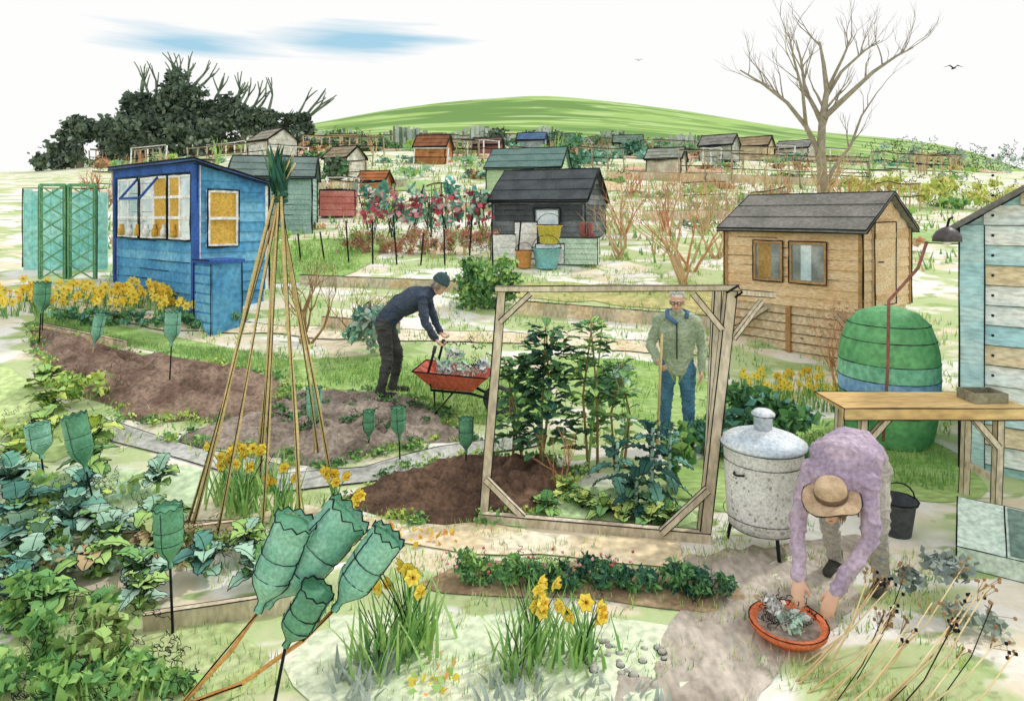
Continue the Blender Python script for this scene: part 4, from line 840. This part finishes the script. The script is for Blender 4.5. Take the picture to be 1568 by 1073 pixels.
m_=MB();PG=mat('pale_green_box','#cfe2d2','#b8d2bf');m_.M=Matrix.Translation((3.3,4.85,0))@Matrix.Rotation(math.radians(-35),4,'Z')
m_.add([(0,0,0),(.6,0,0),(.6,.5,0),(0,.5,0),(0,0,.15),(.6,0,.15),(.6,.5,.34),(0,.5,.34)],[(0,3,2,1),(4,5,6,7),(0,1,5,4),(1,2,6,5),(2,3,7,6),(3,0,4,7)],PG)
m_.add([(.32,.02,.165),(.58,.02,.165),(.58,.48,.338),(.32,.48,.338)],[(0,1,2,3)],mat('dark_green_pane','#6a8478','#587468'))
for a,b_ in (((0,0,.15),(.6,0,.15)),((.6,0,.15),(.6,.5,.34)),((.6,.5,.34),(0,.5,.34)),((0,.5,.34),(0,0,.15)),((0,0,0),(0,0,.15)),((.6,0,0),(.6,0,.15)),((.3,0,.153),(.3,.5,.343)),((0,0,0),(.6,0,0))): m_.edge(a,b_,.005)
m_.obj('cold_frame')
bucket('black_bucket',3.15,5.35,.15,.28,BLK,z=.0)
TC=mat('terracotta','#e07448','#d2653c',scale=5,rough=.7);m_=MB();px_,py_=1.70,4.02;Mp=Matrix.Translation((px_,py_,0))
m_.lathe([(.13,0),(.17,.03),(.2,.07),(.225,.075),(.228,.11),(.2,.11),(.18,.09),(.001,.085)],Mp,TC,24,cap=False);m_.lathe([(.19,.092),(.001,.096)],Mp,SOILG,20,cap=False)
m_.loop([Mp@V((.23*math.cos(t),.23*math.sin(t),.11)) for t in np.linspace(0,6.28,24)[:-1]],.004)
leafcloud(m_,(px_,py_,.16),(.16,.14,.07),220,.05,[GR_P,GREYP,WHT],asp=.6);squig(m_,(px_,py_,.16),(.15,.13,.06),22,.12,.003);m_.obj('terracotta_pot')
# ------------------------------------------------------------------ wheelbarrow
def barrow():
    zb=zt(-.7,7.75);M=Matrix.Translation((-.66,7.72,zb))@Matrix.Rotation(math.radians(-8),4,'Z')
    T=MB();Fm=MB();Wh=MB();Ld=MB()
    for q in (T,Fm,Wh,Ld): q.M=M
    RB=mat('barrow_red','#c85a42','#b44c36',rough=.6,spec=.3)
    b0=[(-.24,-.17,.3),(.22,-.15,.27),(.22,.15,.27),(-.24,.17,.3)];t0=[(-.45,-.3,.52),(.42,-.27,.46),(.42,.27,.46),(-.45,.3,.52)]
    i0=[(-.42,-.27,.515),(.39,-.245,.455),(.39,.245,.455),(-.42,.27,.515)];ib=[(-.22,-.15,.32),(.2,-.13,.29),(.2,.13,.29),(-.22,.15,.32)]
    T.add(b0+t0+i0+ib,[(0,3,2,1)]+[(i,(i+1)%4,(i+1)%4+4,i+4) for i in range(4)]+[(i+4,(i+1)%4+4,(i+1)%4+8,i+8) for i in range(4)]+[(i+8,(i+1)%4+8,(i+1)%4+12,i+12) for i in range(4)]+[(12,13,14,15)],RB)
    T.loop(t0,.01)
    for s_ in (-1,1):
        Fm.tube([(.5,.05*s_,.15),(.2,.14*s_,.25),(-.25,.2*s_,.29),(-.28,.22*s_,.5),(-.22,.2*s_,.72)],.016,INK,7);Fm.tube([(-.22,.2*s_,.72),(-.2,.2*s_,.8)],.022,BLK,8)
        Fm.tube([(-.22,.18*s_,.29),(-.2,.2*s_,.02),(.0,.17*s_,.26)],.013,INK,6)
    Fm.tube([(-.2,-.2,.02),(-.2,.2,.02)],.012,INK,6);Fm.tube([(.5,-.07,.15),(.5,.07,.15)],.012,INK,6)
    P=[(.5+.15*math.cos(t),0,.15+.15*math.sin(t)) for t in np.linspace(0,6.28,21)];Wh.tube(P,.028,BLK,8)
    for i in range(6): t=i*1.047;Wh.tube([(.5,0,.15),(.5+.14*math.cos(t),0,.15+.14*math.sin(t))],.006,INK,4)
    leafcloud(Ld,(.05,0,.58),(.34,.2,.2),300,.09,[GR_P,WHT,GL_P],asp=.5);squig(Ld,(.1,0,.66),(.3,.15,.16),12,.2,.006)
    A=np.array(Ld.v);n4=1200;A[:n4]=[tuple(M@V(p)) for p in A[:n4]];Ld.v=[tuple(p) for p in A]
    group('wheelbarrow',{'tray':T,'frame':Fm,'wheel':Wh,'garden_cuttings':Ld});return M
MW=barrow()
# ------------------------------------------------------------------ people
SKIN=mat('skin','#dfb294','#d4a284',scale=8,bump=.03,fine=.05,rough=.6)
def headu_(R3,hu): return (R3@V(hu)).normalized()
def person(name,org,rot,J,cloth,headf,headu,hat=None,hair=None,glasses=False,hands=None,S=1.0):
    M=Matrix.Translation(org)@Matrix.Rotation(math.radians(rot),4,'Z')@Matrix.Scale(S,4);R3=M.to_3x3().normalized()
    j={k_:M@V(p) for k_,p in J.items()};b=MB();bones=[]
    SK=cloth.get('skin',SKIN);TOP,TRO,SHOE=cloth['top'],cloth['trousers'],cloth['shoe'];HAIR=hair or INK;GLV=cloth.get('glove',SK)
    mats=[SK,TOP,TRO,SHOE,HAIR,GLV]
    def bone(a,c,ra,rc,mi_): b.cap(a,c,ra*S,rc*S,mats[mi_],14);bones.append((a.copy(),c.copy(),ra*S,rc*S,mi_))
    lat=(R3@V((0,1,0)));bk=cloth.get('bulk',1)
    st=[(j['pelvis']+(j['pelvis']-j['waist']).normalized()*.1*S,.12,.1),(j['pelvis'],.175,.125),(j['pelvis'].lerp(j['waist'],.5),.172,.12),(j['waist'],.16*bk,.115*bk),(j['waist'].lerp(j['chest'],.5),.172*bk,.122*bk),(j['chest'],.19*bk,.128*bk),(j['chest'].lerp(j['neckb'],.55),.185,.11),(j['neckb'],.1,.07)]
    vs=[];n_=20;K=len(st)
    latT=(j['shR']-j['shL']).normalized()*-1
    for i,(c,w_,d_) in enumerate(st):
        ax=(st[min(i+1,K-1)][0]-st[max(i-1,0)][0]).normalized();lt=lat.lerp(latT,i/(K-1)).normalized();fw=lt.cross(ax).normalized()
        for k_ in range(n_):
            t=6.283*k_/n_;vs.append(c+lt*math.cos(t)*w_*S+fw*math.sin(t)*d_*S)
    fs=[(i*n_+k_,i*n_+(k_+1)%n_,(i+1)*n_+(k_+1)%n_,(i+1)*n_+k_) for i in range(K-1) for k_ in range(n_)]+[tuple(range(n_))[::-1],tuple((K-1)*n_+k_ for k_ in range(n_))]
    b.add(vs,fs,TOP)
    for i in range(K-1): bones.append((st[i][0],st[i+1][0],st[i][1]*.85*S,st[i+1][1]*.85*S,1))
    bone(j['neckb'],j['head']-headu_(R3,headu)*.07*S,.056,.052,0)
    for s_ in 'LR':
        bone(j['sh'+s_],j['el'+s_],.062,.05,1);bone(j['el'+s_],j['wr'+s_],.049,.036,1);bone(j['neckb'].lerp(j['sh'+s_],.3),j['sh'+s_],.07,.064,1)
        bone(j['hip'+s_],j['kn'+s_],.095,.066,2);bone(j['kn'+s_],j['an'+s_],.064,.048,2);bone(j['pelvis'],j['hip'+s_],.11,.1,2)
        toe=j['an'+s_]+R3@V((.17,0,-.045))*S
        heel=j['an'+s_]+(R3@V((-.04,0,-.04)))*S;bone(heel,toe,.043,.036,3);bone(j['an'+s_]+V((0,0,.05))*S,heel,.052,.045,3)
    f=(R3@V(headf)).normalized();u=(R3@V(headu)).normalized();s=u.cross(f).normalized();u=f.cross(s).normalized();h=j['head']
    def he(c,a,bb,cc,mi_):
        C_=h+(f*c[0]+s*c[1]+u*c[2])*S;b.ell(C_,(f*a*S,s*bb*S,u*cc*S),mats[mi_],16);return C_
    he((-.01,0,.03),.096,.077,.092,0);he((.015,0,-.045),.068,.056,.07,0);he((.05,0,-.085),.03,.03,.025,0)
    bones.append((h+(u*.05-f*.01)*S,h-u*.06*S,.085*S,.06*S,0))
    b.cap(h+(f*.083+u*.015)*S,h+(f*.105-u*.02)*S,.009*S,.015*S,SK,8)
    for q in (-1,1): he((-.005,q*.078,-.005),.02,.01,.032,0)
    he((.078,0,-.052),.014,.024,.007,0);he((.08,0,.03),.012,.05,.01,0)
    for s_ in 'LR':
        hd,pn,curl=hands[s_];d=(R3@V(hd)).normalized();nrm=(R3@V(pn)).normalized();sd=d.cross(nrm).normalized();nrm=sd.cross(d).normalized();w=j['wr'+s_]
        tside=-1 if s_=='L' else 1
        for i in range(4):
            off=(i-1.5)*.021;k0=w+d*.02*S+sd*off*.6*S;k1=w+(d*(.088-.004*abs(i-1.2))+sd*off)*S;bone(k0,k1,.014,.0115,5)
            L3=[(.04,.026,.02),(.045,.029,.022),(.042,.027,.021),(.033,.021,.018)][i if tside<0 else 3-i];a=0;p=k1
            for q,l in enumerate(L3):
                a+=curl*(.6 if q==0 else .9);dd=(d*math.cos(a)+nrm*math.sin(a)+sd*off*.8).normalized();p2=p+dd*l*S;bone(p,p2,.0102-.0008*q,.0096-.0008*q,5);p=p2
        tb=w+(d*.025+sd*tside*.028)*S;t1=tb+(d*.03+sd*tside*.028+nrm*.012)*S;t2=t1+(d*.028+sd*tside*.006+nrm*.02)*S;bone(tb,t1,.014,.0115,5);bone(t1,t2,.0115,.0095,5)
    me=b.mesh('tmp');o=bpy.data.objects.new('tmp',me);bpy.context.scene.collection.objects.link(o)
    md=o.modifiers.new('r','REMESH');md.mode='VOXEL';md.voxel_size=.0062*S;sm=o.modifiers.new('s','SMOOTH');sm.factor=.5;sm.iterations=4
    dg=bpy.context.evaluated_depsgraph_get();dg.update();nm=bpy.data.meshes.new_from_object(o.evaluated_get(dg));bpy.data.objects.remove(o)
    nm.name='body';nm.materials.clear()
    for m in mats: nm.materials.append(m)
    nv=len(nm.vertices);co=np.empty(nv*3);nm.vertices.foreach_get('co',co);co=co.reshape(-1,3);no=np.empty(nv*3);nm.vertices.foreach_get('normal',no);no=no.reshape(-1,3)
    def near(P):
        best=np.full(len(P),1e9);bi=np.zeros(len(P),int)
        for (a,c,ra,rc,mi_) in bones:
            a=np.array(a);c=np.array(c);dv=c-a;t=np.clip(((P-a)@dv)/(dv@dv+1e-12),0,1);dist=np.linalg.norm(P-(a+t[:,None]*dv),axis=1)-(ra+(rc-ra)*t)
            k_=dist<best;best[k_]=dist[k_];bi[k_]=mi_
        return bi
    vb=near(co);cl=(vb==1)|(vb==2)
    def fold(p):
        r_=1-abs(noise.noise(V((p[0]*7,p[1]*7,p[2]*13))))*2.2
        return r_*r_*r_*.012+noise.noise(V((p[0]*10,p[1]*10,p[2]*12)))*.01
    disp=np.array([fold(p) if c_ else 0 for p,c_ in zip(co,cl)])
    co2=co+no*((disp+np.where(cl,.002,0))*S)[:,None];nm.vertices.foreach_set('co',co2.ravel())
    npol=len(nm.polygons);ce=np.empty(npol*3);nm.polygons.foreach_get('center',ce);ce=ce.reshape(-1,3);fi=near(ce)
    rel=(ce-np.array(h))/S;rf=rel@np.array(f);ru=rel@np.array(u);rs=rel@np.array(s)
    inh=(np.linalg.norm(rel,axis=1)<.16)&(fi==0)
    hairm=inh&((ru>.075)|((rf<-.02)&(ru>-.06)&(np.abs(rs)<.085)&~((np.abs(rs)>.075)&(ru<.03)&(ru>-.04))))
    fi[hairm]=4
    nm.polygons.foreach_set('material_index',fi);nm.polygons.foreach_set('use_smooth',[True]*npol);nm.update()
    body=bpy.data.objects.new('body',nm);bpy.context.scene.collection.objects.link(body)
    E=MB();H=MB()
    def at(a,bb,c): return h+(f*a+s*bb+u*c)*S
    for q in (-1,1):
        E.ell(at(.083,q*.032,.008),(f*.008*S,s*.013*S,u*.008*S),WHT,10);E.ell(at(.089,q*.032,.008),(f*.004*S,s*.0055*S,u*.006*S),INK,8)
        E.tube([at(.086,q*.015,.03),at(.09,q*.03,.036),at(.082,q*.048,.03)],.0035*S,HAIR,5)
    E.tube([at(.083,-.022,-.053),at(.091,0,-.05),at(.083,.022,-.053)],.0035*S,mat('lips','#b86a5e','#a85a50'),5)
    if glasses:
        for q in (-1,1):
            E.loop([at(.102,q*.033+.022*math.cos(t),.008+.02*math.sin(t)) for t in np.linspace(0,6.28,14)[:-1]],.0035*S)
            E.tube([at(.1,q*.055,.012),at(.0,q*.082,.015)],.003*S,INK,4)
        E.tube([at(.104,-.011,.012),at(.104,.011,.012)],.003*S,INK,4)
    if hair and not hat:
        for i in range(260):
            a=random.uniform(-3.14,3.14);e=random.uniform(.25,1.5);dv=f*math.cos(a)*math.cos(e)*.1+s*math.sin(a)*math.cos(e)*.082+u*math.sin(e)*.098
            if math.cos(a)>.3 and e<.75: continue
            p=h+(u*.03-f*.01+dv)*S;tn=(dv.normalized()*.5+s*random.gauss(0,.6)-f*.4+u*random.gauss(0,.3)).normalized();H.tube([p-dv*.08,p+tn*.018*S,p+tn*.035*S-u*.012*S],[.006*S,.004*S,.0015*S],HAIR,4)
    if hat=='beanie':
        HM=cloth['hat'];q=Matrix((( *f,),( *s,),( *u,))).transposed().to_4x4();Mh=Matrix.Translation(h+(u*.045-f*.012)*S)@q@Matrix.Scale(S,4)@Matrix.Diagonal((1.12,.93,1,1))
        H.lathe([(.094,-.025),(.1,-.02),(.1,.02),(.094,.024),(.091,.04),(.078,.075),(.05,.1),(.02,.11),(.001,.111)],Mh,HM,20,cap=False);H.ell(Mh@V((0,0,.115)),(f*.018*S,s*.018*S,u*.016*S),HM,8)
    if hat=='brim':
        HM=cloth['hat'];q=Matrix((( *f,),( *s,),( *u,))).transposed().to_4x4();Mh=Matrix.Translation(h+(u*.055-f*.03)*S)@q@Matrix.Rotation(-.25,4,'Y')@Matrix.Scale(S,4)@Matrix.Diagonal((1.1,.98,1,1))
        n_=30;pr=[(.098,-.01),(.13,-.005),(.17,-.025),(.178,-.03)];vs=[Mh@V((r*math.cos(t*6.283/n_)*(1+.03*math.sin(t*1.3)),r*math.sin(t*6.283/n_),z+(r-.09)*.25*math.sin(3*t*6.283/n_))) for r,z in pr for t in range(n_)]
        H.add(vs,[(i*n_+k_,i*n_+(k_+1)%n_,(i+1)*n_+(k_+1)%n_,(i+1)*n_+k_) for i in range(3) for k_ in range(n_)],HM,True)
        H.lathe([(.1,-.02),(.1,.012),(.097,.05),(.085,.082),(.06,.094),(.03,.086),(.001,.085)],Mh,HM,26,cap=False)
        H.loop(vs[-n_:],.004);H.lathe([(.102,-.005),(.103,.0),(.102,.025),(.098,.027)],Mh,mat('hat_band','#6c5442','#5c4838'),26,cap=False)
    if hair and hat:
        for i in range(140):
            a=random.uniform(.9,5.38);p=h+(f*math.cos(a)*.09+s*math.sin(a)*.08+u*random.uniform(-.03,.03))*S;H.tube([p,p-u*.03*S+s*random.gauss(0,.008),p-u*.06*S+f*random.gauss(0,.01)],[.006*S,.005*S,.002*S],HAIR,4)
    e=group(name,{'face_details':E,'headwear_and_hair':H});body.parent=e
    return e
NAVY=mat('jacket_navy','#3c4757','#2f3a4b',scale=6);DTR=mat('trousers_dark','#454544','#363635',scale=6);BOOT=mat('boot_dark','#3c3c38','#2e2e2b')
zm=zt(-1.5,8.0)
person('bending_man',(-1.5,8.0,zm),0,dict(pelvis=(-.05,0,.9),waist=(.1,0,1.08),chest=(.33,0,1.2),neckb=(.5,0,1.27),head=(.62,-.02,1.36),
  shL=(.42,.19,1.22),shR=(.42,-.19,1.22),elL=(.5,.25,.95),elR=(.47,-.25,.93),wrL=(.59,.2,.76),wrR=(.59,-.2,.74),
  hipL=(-.05,.1,.86),hipR=(-.05,-.1,.86),knL=(.08,.13,.47),knR=(.0,-.13,.47),anL=(.02,.14,.09),anR=(-.08,-.14,.09)),
  dict(top=NAVY,trousers=DTR,shoe=BOOT,bulk=1.15,hat=mat('beanie_dark','#3a5456','#2e464a',scale=20)),(.85,-.35,-.5),(.5,0,.85),hat='beanie',hair=mat('hair_grey','#8a8378','#a09a8e',scale=20),
  hands={'L':((.5,0,-.75),(.3,0,.6),1.0),'R':((.5,0,-.75),(.3,0,.6),1.0)})
KH=mat('jacket_khaki','#a2b092','#8c9e80',scale=5);JEAN=mat('jeans_blue','#4a7a98','#3c6480',scale=8)
X2,Y2=1.82,7.2;zs=zt(X2,Y2)-.03
person('standing_man',(X2,Y2,zs),-105,dict(pelvis=(0,0,.93),waist=(0,0,1.1),chest=(0,0,1.32),neckb=(.0,0,1.48),head=(.04,0,1.63),
  shL=(-.0,.2,1.42),shR=(.0,-.2,1.42),elL=(-.04,.27,1.13),elR=(.03,-.29,1.14),wrL=(.1,.26,.9),wrR=(.24,-.2,1.0),
  hipL=(0,.1,.9),hipR=(0,-.1,.9),knL=(.03,.12,.49),knR=(.03,-.12,.49),anL=(0,.14,.09),anR=(0,-.14,.09)),
  dict(top=KH,trousers=JEAN,shoe=BOOT,bulk=1.15),(1,-.1,-.1),(.1,0,1),hair=mat('hair_white','#e0ded8','#ccc8c0',scale=20),glasses=True,
  hands={'L':((.3,0,-1),(.2,-1,.0),.45),'R':((.8,.3,-.5),(.2,1,.1),.9)},S=.98)
c=Matrix.Translation((X2,Y2,zs))@Matrix.Rotation(math.radians(-105),4,'Z')
m_=MB();a=c@V((.34,-.15,1.3));b_=c@V((.42,-.2,.05));m_.tube([a,b_],.014,BAM,7);m_.beam(b_,b_+V((-.05,0,-.0)),.16,.02,BLK);m_.obj('garden_hoe')
m_=MB();CO=mat('collar_blue','#4a6c94','#3e6080')
m_.M=c;m_.tube([(.1,.1,1.45),(.0,.11,1.49),(-.07,0,1.52),(.0,-.11,1.49),(.1,-.1,1.45),(.14,0,1.38)],[.024]*6,CO,8);m_.tube([(.145,0,1.4),(.155,.0,1.2),(.14,0,1.0)],.006,INK,4);m_.obj('shirt_collar',bpy.data.objects['standing_man'])
PUR=mat('jacket_purple','#b8a4b6','#9c8aa2',scale=4);WT=mat('trousers_taupe','#b0aaa0','#9a958c',scale=5)
person('crouching_woman',(2.46,4.66,0),-132.5,dict(pelvis=(-.1,0,.86),waist=(.07,0,.96),chest=(.3,0,.93),neckb=(.46,0,.82),head=(.58,0,.73),
  shL=(.39,.18,.86),shR=(.39,-.18,.86),elL=(.55,.22,.56),elR=(.55,-.22,.56),wrL=(.83,.1,.31),wrR=(.83,-.12,.31),
  hipL=(-.1,.1,.8),hipR=(-.1,-.1,.8),knL=(.12,.16,.46),knR=(.1,-.16,.46),anL=(.0,.16,.09),anR=(-.05,-.16,.09)),
  dict(top=PUR,trousers=WT,shoe=BOOT,bulk=1.18,hat=mat('hat_straw','#c2a685','#ac9070',scale=20)),(.85,.0,-.5),(.5,0,.85),hat='brim',hair=mat('hair_brown','#86684e','#745a42',scale=20),
  hands={'L':((.75,-.2,-.65),(-.5,0,-.8),.5),'R':((.75,.2,-.65),(-.5,0,-.8),.5)})
# ------------------------------------------------------------------ birds
for (x,z,s_) in ((.194*30,2.6+.237*30,.22),(.676*30,2.6+.225*30,.5)):
    m_=MB();y=30;m_.ell((x,y,z),((.08*s_,0,0),(0,.35*s_,0),(0,0,.08*s_)),INK,8)
    for q in (-1,1):
        m_.add([(x,y+.1*s_,z),(x,y-.15*s_,z),(x+q*.35*s_,y-.1*s_,z+.28*s_),(x+q*.35*s_,y+.08*s_,z+.26*s_),(x+q*.9*s_,y,z+.1*s_)],[(0,1,2,3),(2,3,4)],INK)
        m_.tube([(x,y,z),(x+q*.35*s_,y-.02,z+.27*s_),(x+q*.9*s_,y,z+.1*s_)],[.05*s_,.045*s_,.01*s_],INK,5)
    m_.obj('flying_bird')
# ------------------------------------------------------------------ world, sun, camera
w=bpy.data.worlds.new('World');bpy.context.scene.world=w;w.use_nodes=True;nt=w.node_tree;N=nt.nodes;Lk=nt.links;bg=N['Background']
AZ,EL=58,46
sky=N.new('ShaderNodeTexSky');sky.sky_type='NISHITA';sky.sun_disc=False;sky.sun_elevation=math.radians(EL);sky.sun_rotation=math.radians(AZ)
sc=N.new('ShaderNodeVectorMath');sc.operation='SCALE';sc.inputs['Scale'].default_value=.1;Lk.new(sky.outputs[0],sc.inputs[0])
tc=N.new('ShaderNodeTexCoord')
def dist(c,s_):
    a=N.new('ShaderNodeVectorMath');a.operation='SUBTRACT';Lk.new(tc.outputs['Generated'],a.inputs[0]);a.inputs[1].default_value=c
    m=N.new('ShaderNodeVectorMath');m.operation='MULTIPLY';Lk.new(a.outputs[0],m.inputs[0]);m.inputs[1].default_value=(1/s_[0],.6,1/s_[1])
    l=N.new('ShaderNodeVectorMath');l.operation='LENGTH';Lk.new(m.outputs[0],l.inputs[0]);return l.outputs['Value']
def dirn(a,e): return tuple(V((a,1,e)).normalized())
def math_(op,a,b_):
    m=N.new('ShaderNodeMath');m.operation=op
    for i,v in enumerate((a,b_)):
        if isinstance(v,(int,float)): m.inputs[i].default_value=v
        else: Lk.new(v,m.inputs[i])
    return m.outputs[0]
d=math_('MINIMUM',dist(dirn(-.50,.266),(.11,.02)),dist(dirn(-.234,.268),(.14,.024)))
mp=N.new('ShaderNodeMapping');mp.inputs['Scale'].default_value=(5,5,70);Lk.new(tc.outputs['Generated'],mp.inputs[0])
no=N.new('ShaderNodeTexNoise');no.inputs['Scale'].default_value=1.;no.inputs['Detail'].default_value=4;Lk.new(mp.outputs[0],no.inputs['Vector'])
f=math_('ADD',d,math_('MULTIPLY',math_('SUBTRACT',no.outputs['Fac'],.5),1.5))
r=N.new('ShaderNodeMapRange');r.inputs['From Min'].default_value=.3;r.inputs['From Max'].default_value=1.1;r.inputs['To Min'].default_value=.95;r.inputs['To Max'].default_value=0;Lk.new(f,r.inputs['Value'])
mb_=N.new('ShaderNodeMix');mb_.data_type='RGBA';mb_.inputs[0].default_value=.93;Lk.new(sc.outputs[0],mb_.inputs[6]);mb_.inputs[7].default_value=(*C('#a6d5ec'),1)
mx=N.new('ShaderNodeMix');mx.data_type='RGBA';Lk.new(r.outputs[0],mx.inputs[0]);mx.inputs[6].default_value=(.99,.99,.985,1);Lk.new(mb_.outputs[2],mx.inputs[7])
Lk.new(mx.outputs[2],bg.inputs['Color']);bg.inputs['Strength'].default_value=1.0
sl=bpy.data.lights.new('sun','SUN');sl.energy=1.6;sl.angle=math.radians(4);sl.color=(1,.97,.92);so=bpy.data.objects.new('sun',sl);bpy.context.scene.collection.objects.link(so)
sd=V((math.sin(math.radians(AZ))*math.cos(math.radians(EL)),math.cos(math.radians(AZ))*math.cos(math.radians(EL)),math.sin(math.radians(EL))))
so.rotation_euler=(-sd).to_track_quat('-Z','Y').to_euler()
cam=bpy.data.cameras.new('camera');co_=bpy.data.objects.new('camera',cam);bpy.context.scene.collection.objects.link(co_);co_.location=(0,0,2.6);co_.rotation_euler=(math.radians(90),0,0)
cam.sensor_width=36;cam.lens=22.96;cam.shift_y=-.1317;cam.clip_end=5000;cam.clip_start=.05;bpy.context.scene.camera=co_
vs_=bpy.context.scene.view_settings;vs_.view_transform='Standard';vs_.look='None';vs_.exposure=0;vs_.gamma=1
